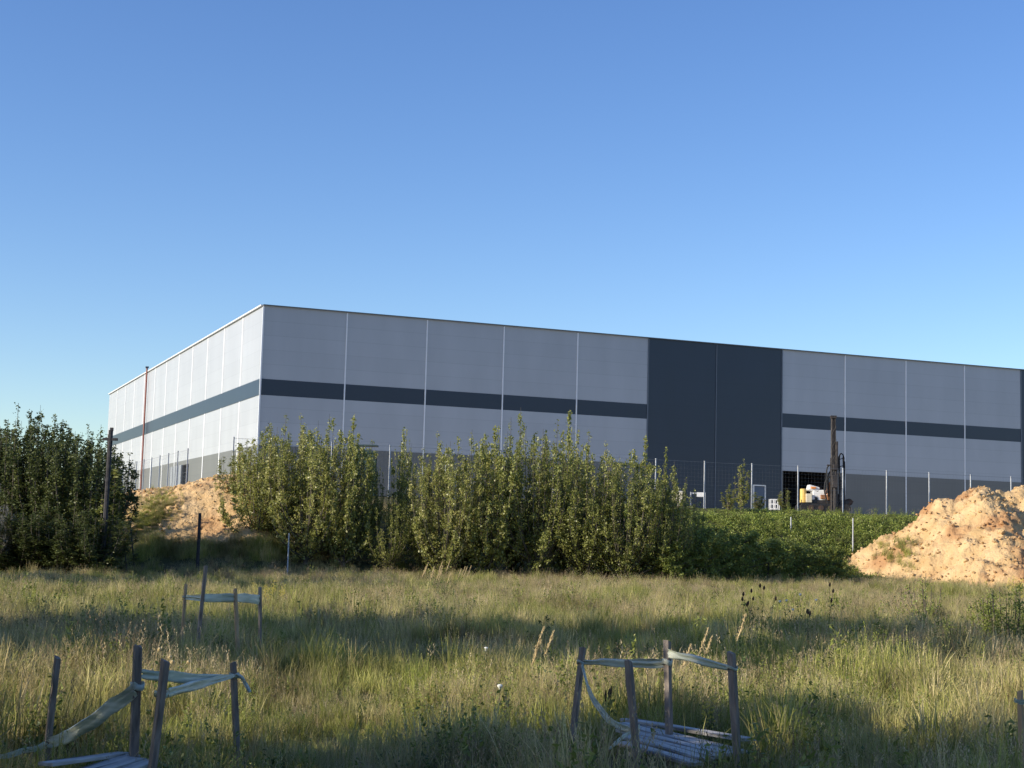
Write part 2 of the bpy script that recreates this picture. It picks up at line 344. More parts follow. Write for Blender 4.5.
# ------------------------------------------------------------------ site fences
def w3(p2, z=None): return Vector((p2.x, p2.y, ground(p2.x, p2.y) if z is None else z))
def fence(name, start, direction, svals, s0, s1, label, H=2.45):
    root = empty(name, w3(start)); tag(root, label, 'fence', 'metal fences round the building plot'); base = root.location.copy()
    for s in svals:
        p = w3(start + direction*s) - base
        po = MB().box((p.x, p.y, p.z+H/2-.1), (.055, .055, H+.2), Matrix.Rotation(AZ, 3, 'Z')).build('post', M['galv'], root)
        MB().box((p.x, p.y, p.z+H+.015), (.066, .066, .03), Matrix.Rotation(AZ, 3, 'Z')).build('cap', M['galv'], po)
    wm = MB(); ang = Matrix.Rotation(math.atan2(direction.y, direction.x), 3, 'Z')
    ss = sorted(svals)
    off = Vector((-direction.y, direction.x, 0))*-.055
    for a, b in zip(ss[:-1], ss[1:]):
        pa, pb = w3(start+direction*a)-base+off, w3(start+direction*b)-base+off
        for i in range(13):
            h = .06 + i*(H-.1)/12; r = .008 if i in (12,) else .0025
            if i == 6: r = .005
            wm.tube([pa+Vector((0, 0, h)), pb+Vector((0, 0, h))], r, 3)
        n = 14
        for k in range(1, n):
            q = pa.lerp(pb, k/n)
            wm.tube([q+Vector((0, 0, .04)), q+Vector((0, 0, H-.02))], .0016, 3)
    wm.build('wire_mesh', M['wire'], root)
    return root
pF = at(843.5, 512, 81.0); s843 = (Vector((pF.x, pF.y)) - FC).dot(U)
off = s843 % 2.85
fence('site_fence', FC, U, [0.0] + [off + 2.85*k for k in range(27) if off+2.85*k > 1.2], 0, 75, 'wire mesh fence with pale steel posts crossing in front of the long shaded wall')
fence('site_fence', FC, Vv, [11.3+2.9*k for k in range(21)], 0, 60, 'wire mesh fence running back alongside the sunlit side wall')

# ------------------------------------------------------------------ sand piles
def fbm(x, y, z=0, o=5):
    return noise.fractal(Vector((x, y, z)), 0.9, 2.1, o)
def pile(name, x0, x1, y0, y1, step, hf, m, label, clods, cat='sand pile'):
    gx = np.arange(x0, x1, step); gy = np.arange(y0, y1, step)
    Vp = []
    for y in gy:
        for x in gx: Vp.append((x, y, hf(x, y)))
    nx = len(gx); ny = len(gy)
    V = np.array(Vp)
    ii = (np.arange(ny-1)[:, None]*nx + np.arange(nx-1)[None, :]).ravel()
    Fq = np.stack([ii, ii+1, ii+nx+1, ii+nx], 1)
    # keep only what rises out of the ground
    gz = np.array([ground(v[0], v[1]) for v in V]); keep = (V[:, 2] > gz-.25)
    Fq = Fq[keep[Fq].all(axis=1)]
    used = np.unique(Fq); remap = -np.ones(len(V), int); remap[used] = np.arange(len(used))
    me = mesh_np(name, V[used], remap[Fq], m, smooth=False)
    o = bpy.data.objects.new(name, me); COL.objects.link(o); tag(o, label, cat)
    cl = MB()
    Vk = V[(V[:, 2] > gz+.1)]
    for i in range(clods):
        v = Vk[rng.integers(len(Vk))]; s = float(rng.uniform(.035, .09)) if rng.uniform() < .96 else float(rng.uniform(.1, .2))
        b = len(cl.v); rot = Matrix.Rotation(rng.uniform(0, 6), 3, 'Z') @ Matrix.Rotation(rng.uniform(0, 6), 3, 'X')
        c = Vector(v) + Vector((rng.uniform(-.1, .1), rng.uniform(-.1, .1), s*.2))
        t = (1+5**.5)/2
        for q in ((-1,t,0),(1,t,0),(-1,-t,0),(1,-t,0),(0,-1,t),(0,1,t),(0,-1,-t),(0,1,-t),(t,0,-1),(t,0,1),(-t,0,-1),(-t,0,1)):
            p = rot @ (Vector(q)*s*.5*float(rng.uniform(.75, 1.2))); p.z *= .8; cl.v.append(tuple(c+p))
        for q in ((0,11,5),(0,5,1),(0,1,7),(0,7,10),(0,10,11),(1,5,9),(5,11,4),(11,10,2),(10,7,6),(7,1,8),(3,9,4),(3,4,2),(3,2,6),(3,6,8),(3,8,9),(4,9,5),(2,4,11),(6,2,10),(8,6,7),(9,8,1)):
            cl.f.append(tuple(b+j for j in q))
    c = cl.build('loose_clods', M['sand'], o); c['kind'] = 'stuff'
    return o
def prof(t, pts):
    for (a, za), (b, zb_) in zip(pts[:-1], pts[1:]):
        if t <= b: return za + (zb_-za)*sstep(max(0, (t-a)/(b-a)))*.5 + (zb_-za)*max(0, (t-a)/(b-a))*.5
    return pts[-1][1]
def h_right(x, y):
    # ridge runs left to right, crest height along x
    crest = prof(x, [(13.2, -.9), (15.9, .9), (18.4, 3.0), (20.2, 4.1), (21.9, 4.95), (24.0, 4.65), (27.0, 4.3), (31, 3.2), (37, -1.0)])
    yc = 71.3 + .5*math.sin(x*.5); d = abs(y-yc)
    n = .55*fbm(x*.35, y*.35, 5) + .38*abs(fbm(x*1.1, y*1.1, 2)) + .12*fbm(x*2.7, y*2.7, 8) + .06*abs(fbm(x*7, y*7, 4, 3))
    gullies = .22*abs(noise.noise(Vector((x*.75, y*.12, 4))))
    return crest - d*.68 + min(.9, d*.1) + n - gullies + .02*math.sin(x*5) - .1
def h_left(x, y):
    g0 = ground(x, y)
    p = Vector((x, y)) - FC; d1, d2 = p.dot(NF), p.dot(NL)
    ridge = .72*math.exp(-((x+11.2)/2.3)**2 - ((y-65.8)/3.0)**2) + .25*math.exp(-((x+17.6)/2.3)**2 - ((y-73)/5)**2) + .7*math.exp(-((x+15)/2.6)**2 - ((y-62.5)/2.8)**2) + 0.75*math.exp(-((x+9.6)/2.4)**2 - ((y-63.0)/2.6)**2)
    n = .35*fbm(x*.5, y*.5, 15) + .2*abs(fbm(x*1.5, y*1.5, 9)) + .12*fbm(x*4, y*4, 2)
    edge = min(sstep((x+22)/3), sstep((-8.2-x)/2), sstep((y-58.5)/3), sstep((86-y)/4))
    return g0 + (ridge + n*.8 + .06)*edge - (1-edge)*.5
pile('sand_pile', 12, 36, 62, 78, .11, h_right, M['sand'], 'tall heap of orange sand at the right edge of the meadow', 2600)
pile('sand_pile', -22.5, -6, 57.5, 87, .15, h_left, M['sand'], 'lower sand bank with a grassy patch, left of the big bushes', 1200)

# ------------------------------------------------------------------ trees and bushes
def tree_mesh(H, Rw, nst, nleaf, size, m, seed, style='shoots', tonebias=0.0, zmin=0.0):
    """returns (trunk mesh, crown mesh). Shoots fan out from the foot and rise; leaves sit on side twigs"""
    r = np.random.default_rng(seed); tr = MB(); C = []; T = []
    trunkH = H*(.9 if style == 'cone' else .5)
    r0 = .05*H/6+.025
    tr.tube([(0, 0, -.2), (.03, 0, trunkH*.3), (.05, .04, trunkH*.65), (0, .05, trunkH)], [r0*1.2, r0, r0*.7, r0*.3], 7)
    per = nleaf//nst
    for i in range(nst):
        a = r.uniform(0, 6.283); 
        if style == 'shoots':
            z0 = r.uniform(.0, .30)*H; rad = Rw*math.sqrt(r.uniform(.02, 1)); hh = H*(.97 - .20*(rad/Rw)**2)*r.uniform(.84, 1.0); 
            if i < 1: hh = H; rad = Rw*r.uniform(0, .4)
            if i % 4 == 3: hh = H*r.uniform(.3, .55); rad = Rw*r.uniform(.6, 1.05)
            tipx, tipy, tipz = math.cos(a)*rad, math.sin(a)*rad, hh; spread = .13*Rw+.10
            ctrl = np.array([tipx*1.05, tipy*1.05, z0*.6 + (hh-z0)*.3]); z0 *= .4
        else:
            zf = r.uniform(.05, .97) if style == 'cone' else r.uniform(.12, .95)
            wdt = (1-zf)**.75 if style == 'cone' else math.sqrt(max(.05, 1-((zf-.45)/.58)**2))
            rad = Rw*wdt*r.uniform(.65, 1.1); z0 = H*max(.03, zf-.18)
            tipx, tipy, tipz = math.cos(a)*rad, math.sin(a)*rad, H*min(1, zf+.04)
            spread = .16*Rw + .12; ctrl = np.array([tipx*.5, tipy*.5, (z0+tipz)/2-.02*H])
        p0 = np.array([0, 0, z0]); p2 = np.array([tipx, tipy, tipz])
        ts = np.linspace(0, 1, 6)[:, None]
        cur = (1-ts)**2*p0 + 2*ts*(1-ts)*ctrl + ts**2*p2
        tr.tube([tuple(q) for q in cur], list(np.linspace(r0*.42, .006, 6)), 4)
        tt = r.beta(1.5, 1.1, per)[:, None]
        pos = (1-tt)**2*p0 + 2*tt*(1-tt)*ctrl + tt**2*p2
        # side twigs bunch the leaves
        ntw = max(4, per//14); tw = r.integers(0, ntw, per)
        tdir = r.normal(size=(ntw, 3)); tdir[:, 2] += .5; tdir /= np.linalg.norm(tdir, axis=1)[:, None]
        tpos = np.sort(r.beta(1.45, 1.05, ntw))
        tt = np.clip(tpos[tw] + r.normal(0, .012, per), 0, 1)[:, None]
        pos = (1-tt)**2*p0 + 2*tt*(1-tt)*ctrl + tt**2*p2
        taper = 1.15 - .95*tt
        pos = pos + tdir[tw]*spread*taper*r.uniform(.1, 1.5, (per, 1)) + r.normal(0, .045, (per, 3))
        C.append(pos); T.append(np.clip(r.normal(.42+tonebias + r.normal(0, .1), .22, per), 0, 1))
    C = np.concatenate(C); T = np.concatenate(T); C[:, 2] = np.maximum(C[:, 2], .06)
    if zmin: kp = C[:, 2] > zmin + r.normal(0, .12, len(C)); C = C[kp]; T = T[kp]
    V, Fq, tn = leaves(C, size, tones=T, r=r)
    crown = mesh_np('crown', V, Fq, m, tn)
    me = bpy.data.meshes.new('trunk'); me.from_pydata(tr.v, [], tr.f); me.materials.append(M['bark'])
    return me, crown
def put_tree(meshes, name, x, y, sx, sz, rz, label, cat, group):
    e = empty(name, (x, y, ground(x, y)-.02), rz); e.scale = (sx, sx, sz); tag(e, label, cat, group)
    for nme, me in (('trunk', meshes[0]), ('crown', meshes[1])):
        o = bpy.data.objects.new(nme, me); COL.objects.link(o); o.parent = e
    return e
POP = [tree_mesh(6, (1.8, 1.55, 2.0, 1.65, 1.9, 1.5, 1.8)[i], (48, 34, 56, 40, 60, 30, 50)[i], (15500, 12500, 18000, 13000, 17000, 11500, 15500)[i], (.085, .10, .08, .09, .085, .105, .08)[i], M['poplar'], 100+i, tonebias=(-.10, .12, 0, .2, -.05, .08, -.18)[i]) for i in range(7)]
SPIN = [tree_mesh(6, .6, 10, 2400, .11, M['poplar'], 150+i) for i in range(3)]
DARK = [tree_mesh(7, 1.75, 72, 27000, .095, M['dleaf'], 200+i, 'shoots') for i in range(4)]
BUSH = [tree_mesh(2.2, 1.35, 34, 6000, .085, M['bleaf'], 300+i, 'round') for i in range(4)]
SHR = [tree_mesh(1.4, .75, 34, 5200, .045, M['bleaf'], 350, 'shoots'), tree_mesh(1.5, .75, 14, 420, .06, M['bleaf'], 351, 'shoots')]
HIGH = [tree_mesh(4.2, 1.4, 70, 17000, .13, M['bleaf'], 370+i, 'round', zmin=1.85) for i in range(2)]
BIG = [tree_mesh(12, 3.4, 90, 14000, .40, M['dleaf'], 400+i, 'round') for i in range(3)]
def by_px(px, top, Y):
    p = at(px, top, Y); g0 = ground(p.x, Y)
    return p.x, g0, p.z-g0
hedge = [
 (250, 444, .75, 64, 'low leafy tree at the left end of the tall bushes, over the sand bank'),
 (262, 427, 1.0, 61.5, 'bushy young tree just below the bright building corner'),
 (283, 417, .95, 62.5, 'young tree with a thin spire, first peak right of the building corner'),
 (311, 416, 1.05, 60.5, 'full young poplar filling the middle of the left clump, third from its left end'),
 (334, 413, 1.0, 62, 'young poplar under the first wall joint right of the corner'),
 (349, 418, .8, 60.5, 'dense young poplar left of the gap that shows the fence post'),
 (368, 447, .42, 62.5, 'short dark tree closing the left clump at the gap'),
 (392, 489, .62, 60.5, 'low light green bush filling the gap between the two tall clumps'),
 (405, 430, .38, 63.5, 'slim single-spired sapling, first on the right side of the gap'),
 (431, 450, .6, 61, 'rounded young poplar behind the slim sapling right of the gap'),
 (447, 434, .9, 60, 'light green young poplar between the gap and the tallest spire, nearest the grass'),
 (466, 429, 1.0, 62, 'upright young poplar, fourth right of the gap'),
 (490, 428, .95, 60.5, 'upright young poplar directly left of the tallest spire'),
 (515, 408, .95, 62.5, 'tallest poplar of the hedge, its spire crossing the navy stripe'),
 (540, 421, 1.05, 61, 'broad young poplar directly right of the tallest spire'),
 (567, 415, .75, 63.5, 'narrow poplar with a thin lone spire left of the navy bay'),
 (585, 434, 1.0, 61, 'bushy poplar just right of the thin lone spire'),
 (608, 443, .95, 62, 'lower poplar two trees left of the navy bay edge'),
 (625, 455, .9, 60.5, 'short light green poplar standing forward below the navy bay edge'),
 (641, 438, .85, 62.5, 'poplar whose top touches the left edge of the navy bay'),
 (660, 461, .85, 61, 'sloping-topped poplar in front of the navy bay'),
 (677, 478, .7, 63, 'last short poplar on the right before the low bushes'),
]
for i, (px, top, ww, Y, lab) in enumerate(hedge):
    x, g0, h = by_px(px, top, Y)
    put_tree(POP[i % 7], 'poplar_tree', x, Y, ww, h/6.0, random.uniform(0, 6.28), lab, 'tree', 'young poplars and bushes in front of the warehouse')
for px, top, Y, i, lab in ((742, 459, 77, 0, 'sparse sapling reaching highest in front of the navy bays, beyond the low bushes'),
                        (729, 484, 76, 1, 'short spindly sapling just left of the highest sparse sapling'),
                        (757, 492, 78, 2, 'short spindly sapling beside the white door frame'),
                        (786, 488, 79, 0, 'small thin sapling left of the drilling rig'),
                        (403, 430, 62, 1, 'thin whippy shoot rising from the right side of the gap'),
                        (567, 412, 62, 2, 'thin whippy shoot standing above the hedge near a wall joint'),
                        (667, 450, 62, 1, 'whippy sapling leaning over the right shoulder of the poplars')):
    x, g0, h = by_px(px, top, Y)
    put_tree(SPIN[i], 'sapling', x, Y, .8, h/6.0, random.uniform(0, 6.28), lab, 'sapling', 'thin saplings')
leftt = [
 (-22, 425, 1.2, 58, 'dark tree cut off by the left edge, furthest left'),
 (3, 416, 1.15, 56.5, 'dark tree right at the left edge with a rounded top'),
 (22, 403, 1.15, 54.5, 'tallest dark tree of the left group, its peak twinned with the next'),
 (42, 404, 1.1, 56, 'second tall dark tree, right of the tallest peak'),
 (62, 417, 1.1, 54, 'mid-height dark tree between the tall peaks and the metal post'),
 (86, 423, 1.1, 53.5, 'dark leafy tree just left of the metal post with a crossbar'),
 (93, 424, .8, 58, 'dark tree behind the metal post with a crossbar'),
]
for i, (px, top, ww, Y, lab) in enumerate(leftt):
    x, g0, h = by_px(px, top, Y)
    put_tree(DARK[i % 4], 'dark_tree', x, Y, ww, h/7.0, random.uniform(0, 6.28), lab, 'tree', 'dark trees at the left edge')
for i, (px, top, ww, Y, lab) in enumerate([
   (112, 470, .85, 52.5, 'loose bush with open twigs at the foot of the metal post'),
   (60, 500, 1.1, 51.5, 'dark bush at the foot of the left trees, nearest the metal post but one'),
   (22, 505, 1.1, 51.5, 'dark bush at the foot of the left trees by the picture edge'),
   (92, 508, 1.0, 51, 'dark bush at the foot of the left trees between trunk and metal post')]):
    x, g0, h = by_px(px, top, Y)
    me = DARK[i % 4] if i else POP[3]
    put_tree(me if i else SPIN[2], 'dark_bush', x, Y, ww if i else 1.5, h/7.0 if i else h/6, random.uniform(0, 6.28), lab, 'bush', 'bushes under the left trees')
x, g0, h = by_px(-9, 484, 50.5)
pm = (POP[0][0], POP[0][1].copy()); pm[1].materials.clear(); pm[1].materials.append(M['pale'])
put_tree(pm, 'pale_shrub', x, 50.5, .45, h/6, 1, 'pale pinkish-grey shrub at the far left edge', 'shrub', None)
low = [(692, 517, 1.0, 63.5, 'low bush directly right of the last poplar'), (716, 527, 1.1, 64.5, 'low bush below the white barrier, second right of the poplars'),
 (742, 531, 1.1, 64, 'low bush beneath the highest sparse sapling'), (768, 535, 1.1, 65.5, 'low bush below the white door frame and crate'),
 (795, 539, 1.1, 66, 'low bush beneath the yellow tank of the drilling rig'), (820, 545, 1.0, 67, 'low bush beneath the drilling rig mast'),
 (834, 548, .7, 67.5, 'low bush beside the pale stub post on the green bank'),
 (705, 528, .9, 61.8, 'small dark bush in front, at the left end of the low bushes'),
 (675, 540, .8, 60.5, 'small dark bush at the foot of the last poplar')]
for i, (px, top, ww, Y, lab) in enumerate(low):
    x, g0, h = by_px(px, top, Y)
    put_tree(BUSH[i % 4], 'bush', x, Y, ww, h/2.2, random.uniform(0, 6.28), lab, 'bush', 'low bushes under the green bank')
# off to the left of the picture: the trees whose shadows lie across the meadow
def caster(x, y, H, k, sx, lab):
    put_tree(BIG[k % 3], 'broad_tree', x, y, sx, H/12, k*1.3, lab, 'tree', 'tall trees outside the picture on the left')
caster(-27, 10.0, 17.5, 0, 1.05, 'tall broad tree outside the frame, shading the middle strip of meadow')
caster(-26, 14.8, 16.5, 1, .95, 'tall broad tree outside the frame beside the middle strip')
for j, (x, y, H) in enumerate(((-20, -4.0, 14.5), (-23, -1.5, 14), (-14, -6.5, 12), (-31, -3.5, 19))):
    caster(x, y, H, j, .95, 'tall broad tree outside the frame behind the viewer, number %s from the meadow' % ('one', 'two', 'three', 'four')[j])
for j, (x, y, H) in enumerate(((-36, 43, 8), (-33, 34, 13.5), (-41, 48, 10), (-31, 39, 12))):
    caster(x, y, H, j, .8, 'broad tree outside the frame beyond the dark left trees, number %s' % ('one', 'two', 'three', 'four')[j])

for j, (x, y, H, lab) in enumerate(((-12, -13, 15, 'first'), (-5, -16, 17, 'second'), (3, -14, 15, 'third'), (10, -16, 17, 'fourth'), (18, -13, 16, 'fifth'), (26, -15, 17, 'sixth'), (-20, -15, 18, 'seventh'))):
    caster(x, y, H, j, 1.15, 'tall broad tree of the wood edge behind the viewer, %s of the row' % lab)
put_tree(HIGH[0], 'young_tree', -5.6, 9.5, 1.0, 1.0, .4, 'young tree with a bare lower trunk outside the frame on the left, farther one', 'tree', 'tall trees outside the picture on the left')
put_tree(HIGH[1], 'young_tree', -6.4, 6.6, 1.1, 1.05, 2.4, 'young tree with a bare lower trunk outside the frame on the left, nearer one', 'tree', 'tall trees outside the picture on the left')
# ------------------------------------------------------------------ grass, straw and ground cover (uncountable)
def tuft(nb, hgt, spread, m, seed, head=0.0, width=.007, leank=.38, hs=1.0):
    r = np.random.default_rng(seed); V = []; Fq = []; T = []
    for i in range(nb):
        a = r.uniform(0, 6.283); rad = spread*math.sqrt(r.uniform()); bx, by = math.cos(a)*rad, math.sin(a)*rad
        h = hgt*r.uniform(.45, 1.1); la = r.uniform(0, 6.283); lean = h*min(1.1, abs(r.normal(0, leank))); w_ = width*r.uniform(.6, 1.3)
        fa = r.uniform(0, 6.283); cx, cy = math.cos(fa)*w_, math.sin(fa)*w_; t = r.uniform(0, 1); b = len(V)
        ks = (0, .4, .75, 1.0)
        for k in ks:
            x = bx + math.cos(la)*lean*k*k; y = by + math.sin(la)*lean*k*k; z = h*(k - .22*k*k*lean/h)
            wk = (1, .85, .55, .08)[ks.index(k)]
            V += [(x-cx*wk, y-cy*wk, z), (x+cx*wk, y+cy*wk, z)]; T += [min(1, t*.75+k*.25)]*2
        for k in range(3): Fq.append((b+2*k, b+2*k+1, b+2*k+3, b+2*k+2))
        if head and r.uniform() < head:
            x, y, z = V[-1]
            for j in range(9):
                q = len(V); s = .011*hs; dx, dy, dz = r.normal(0, .006, 3); zz = z + (.013*j - .07)*hs
                sa = r.uniform(0, 6.28)
                V += [(x+dx, y+dy, zz-s), (x+dx+math.cos(sa)*s*.5, y+dy+math.sin(sa)*s*.5, zz), (x+dx*1.5, y+dy*1.5, zz+s), (x+dx-math.cos(sa)*s*.5, y+dy-math.sin(sa)*s*.5, zz)]
                T += [r.uniform(.3, 1)]*4; Fq.append((q, q+1, q+2, q+3))
    return mesh_np('tuft', np.array(V), np.array(Fq), m, T)
def clump(n, rad, hgt, size, m, seed):
    r = np.random.default_rng(seed); c = r.normal(size=(n, 3))*[rad*.5, rad*.5, hgt*.35]; c[:, 2] = np.abs(c[:, 2])+.02
    V, Fq, t = leaves(c, size, r=r, up=.4); return mesh_np('clump', V, Fq, m, t)
def herb(h, n, m, seed):
    r = np.random.default_rng(seed); C = []
    for i in range(n):
        a = r.uniform(0, 6.283); l = r.uniform(.05, .3)*h; hh = h*r.uniform(.6, 1.05); k = 26
        t = r.uniform(.08, 1, k)[:, None]; p = np.hstack([math.cos(a)*l*t, math.sin(a)*l*t, hh*t])
        C.append(p + r.normal(0, .03, (k, 3))*(1.2-t))
    V, Fq, t = leaves(np.concatenate(C), .05, r=r, aspect=2.6); return mesh_np('herb', V, Fq, m, t)
def scatter(name, P, scl, variants, label, tilt=.12):
    n = len(P); me = bpy.data.meshes.new(name); me.vertices.add(n); me.vertices.foreach_set('co', np.asarray(P, np.float32).ravel())
    rot = np.stack([rng.normal(0, tilt, n), rng.normal(0, tilt, n), rng.uniform(0, 6.283, n)], 1)
    a = me.attributes.new('rot', 'FLOAT_VECTOR', 'POINT'); a.data.foreach_set('vector', rot.astype(np.float32).ravel())
    a = me.attributes.new('scl', 'FLOAT', 'POINT'); a.data.foreach_set('value', np.asarray(scl, np.float32))
    a = me.attributes.new('idx', 'INT', 'POINT'); a.data.foreach_set('value', rng.integers(0, len(variants), n).astype(np.int32))
    o = bpy.data.objects.new(name, me); COL.objects.link(o); tag(o, label, kind='stuff')
    cc = bpy.data.collections.new(name+'_kinds')
    for i, v in enumerate(variants):
        t = bpy.data.objects.new('%s_kind_%02d' % (name, i), v); cc.objects.link(t)
    ng = bpy.data.node_groups.new(name, 'GeometryNodeTree')
    ng.interface.new_socket('Geometry', in_out='INPUT', socket_type='NodeSocketGeometry'); ng.interface.new_socket('Geometry', in_out='OUTPUT', socket_type='NodeSocketGeometry')
    gi = ng.nodes.new('NodeGroupInput'); go = ng.nodes.new('NodeGroupOutput'); ip = ng.nodes.new('GeometryNodeInstanceOnPoints')
    ci = ng.nodes.new('GeometryNodeCollectionInfo'); ci.inputs['Collection'].default_value = cc; ci.inputs['Separate Children'].default_value = True; ci.inputs['Reset Children'].default_value = True
    def at_(nm, ty):
        q = ng.nodes.new('GeometryNodeInputNamedAttribute'); q.data_type = ty; q.inputs['Name'].default_value = nm; return q.outputs['Attribute']
    L = ng.links.new
    m2p = ng.nodes.new('GeometryNodeMeshToPoints'); L(gi.outputs[0], m2p.inputs['Mesh'])
    L(m2p.outputs[0], ip.inputs['Points']); L(ci.outputs[0], ip.inputs['Instance']); ip.inputs['Pick Instance'].default_value = True
    L(at_('idx', 'INT'), ip.inputs['Instance Index']); 
    e2r = ng.nodes.new('FunctionNodeEulerToRotation'); L(at_('rot', 'FLOAT_VECTOR'), e2r.inputs[0]); L(e2r.outputs[0], ip.inputs['Rotation'])
    L(at_('scl', 'FLOAT'), ip.inputs['Scale']); L(ip.outputs[0], go.inputs[0])
    md = o.modifiers.new('scatter', 'NODES'); md.node_group = ng
    return o
COVERS = [(1.15, 11.2, 1.05), (-2.5, 9.0, .75)]
def pts(y0, y1, dens, keepf=None, marg=5.0):
    out = []
    area = sum((.75*y+2*marg) for y in np.arange(y0, y1, 1.0)); n = int(area*dens)
    yy = rng.uniform(0, 1, n); 
    # density even over the widening strip
    a = .75; b = 2*marg
    F0 = a*y0*y0/2+b*y0; F1 = a*y1*y1/2+b*y1; F = F0 + yy*(F1-F0); y = (-b + np.sqrt(b*b+2*a*F))/a
    x = (rng.uniform(-.5, .5, n))*(a*y+b)
    return x, y
def veg(x, y, off, sc): return noise.noise(Vector((x*sc, y*sc*1.3, off)))
def grass_layer(name, bands, variants, label, base, patch=None, tilt=.12, lo=.5):
    P = []; Sx = []
    for y0, y1, d in bands:
        X, Y = pts(y0, y1, d)
        for x, y in zip(X, Y):
            p = Vector((x, y)) - FC
            d1, d2 = p.dot(NF), p.dot(NL); dd = max(d1, d2)
            if dd < (3.0 if x < -4 else 8.5): continue
            if any((x-cx)**2+(y-cy)**2 < cr*cr*.8 for cx, cy, cr in COVERS) and random.random() < .985: continue
            if any((x-cx)**2+((y-cy)+1.0)**2 < cr*cr*1.2 for cx, cy, cr in COVERS) and random.random() < .75: continue
            v = veg(x, y, 20, .33)
            if patch is not None and veg(x, y, 50, .28) + .5*veg(x, y, 90, 1.1) < patch: continue
            P.append((x, y, ground(x, y)-.02)); Sx.append(base*max(.35, 1 + .7*v + .75*veg(x, y, 70, 1.15))*random.uniform(lo, 1.2)*(.8 if y > 40 else 1))
    return scatter(name, P, Sx, variants, label, tilt)
gv = [tuft(46, (.34, .44, .3, .5, .38, .42, .27, .55)[i], .17, M['grass'], 500+i, width=(.0034, .0065, .003, .0055, .0034, .006, .003, .004)[i], leank=(.5, .35, .8, .3, .6, .45, .9, .3)[i], head=(0, .0, 0, .15, 0, .1, 0, .2)[i], hs=.6) for i in range(8)]
sv = [tuft(7, .68, .16, M['straw'], 600+i, head=.9, width=.0020, hs=.8, leank=.3) for i in range(5)]
fv = [tuft(26, .50, .20, M['straw'], 650+i, head=.5, width=.0022, hs=.6, leank=.5) for i in range(4)]
wv = [clump(60, .15, .42, .035, M['weed'], 700+i) for i in range(4)]
hv = [herb(.62, 5, M['bleaf'], 750+i) for i in range(4)] + [herb(.5, 4, M['weed'], 760+i) for i in range(3)]
cv = [clump(60, .42, .38, .09, M['cover'], 800+i) for i in range(5)]
grass_layer('meadow_grass', [(5.5, 16, 70), (16, 30, 46), (30, 48, 26), (48, 84, 11)], gv, 'uneven green and straw-coloured grass covering the meadow', .78)
grass_layer('seeding_grass', [(6, 16, 7), (16, 30, 7), (30, 55, 5), (55, 82, 5)], sv, 'dry seed-headed grass stems standing above the green meadow', .85, .02, .1)
grass_layer('dry_grass', [(6, 30, 22), (30, 55, 20), (55, 82, 15)], fv, 'patches of pale dry grass in the meadow', .85, .08, .15)
grass_layer('meadow_weeds', [(6, 20, 7), (20, 45, 5)], wv, 'low broad-leaved weeds among the meadow grass', .8, .05, .1, .4)
grass_layer('meadow_herbs', [(6, 20, 13), (20, 45, 8), (45, 70, 3)], hv, 'leafy green herbs scattered through the meadow', .75, .0, .1, .5)
# green cover on the bank + tufts on sand
P = []; Sx = []
for i in range(9000):
    s = rng.uniform(14, 52); d = rng.uniform(-.6, 12)
    p = FC + U*float(s) + NF*float(d)
    if h_right(p.x, p.y) > ground(p.x, p.y): continue
    P.append((p.x, p.y, ground(p.x, p.y))); Sx.append(rng.uniform(.5, 1.0)*(.15 if d < 1.6 else (.5 if d < 3 else 1)))
scatter('bank_ground_cover', P, Sx, cv, 'bright leafy ground cover on the bank below the fence', .2)
P = []; Sx = []
for i in range(1500):
    s = rng.uniform(12, 50); d = rng.uniform(.5, 12); p = FC + U*float(s) + NF*float(d)
    if h_right(p.x, p.y) > ground(p.x, p.y) or noise.noise(Vector((p.x*.3, p.y*.3, 33))) < -.05: continue
    P.append((p.x, p.y, ground(p.x, p.y))); Sx.append(rng.uniform(.5, 1.2)*(.5 if d < 2 else 1))
scatter('bank_weeds', P, Sx, hv[:4] + sv[:2], 'taller weeds and dry stems among the ground cover of the bank', .15)
P = []; Sx = []
def on_px(px, py, f, y0=56, y1=86):
    for k in range(int((y1-y0)*8)):
        Y = y0 + k/8; p = at(px, py, Y)
        if p.z <= f(p.x, Y): return p
    return None
for i in range(1300):
    t_ = rng.uniform(-1, 1); p = on_px(150 + 20*t_ + rng.normal(0, 7), 518 - 17*t_ + rng.normal(0, 9), h_left)
    if p: P.append((p.x, p.y, h_left(p.x, p.y))); Sx.append(rng.uniform(.2, .5))
for i in range(500):
    p = on_px(rng.uniform(120, 290), rng.uniform(545, 565), h_left)
    if p: P.append((p.x, p.y, h_left(p.x, p.y))); Sx.append(rng.uniform(.6, 1.3))
for i in range(70):
    p = on_px(rng.normal(897, 14), rng.normal(553, 8), h_right, 60, 76)
    if p: P.append((p.x, p.y, h_right(p.x, p.y))); Sx.append(rng.uniform(.5, .9))
scatter('bank_grass', P, Sx, gv, 'green grass patches growing on the sand', .2)

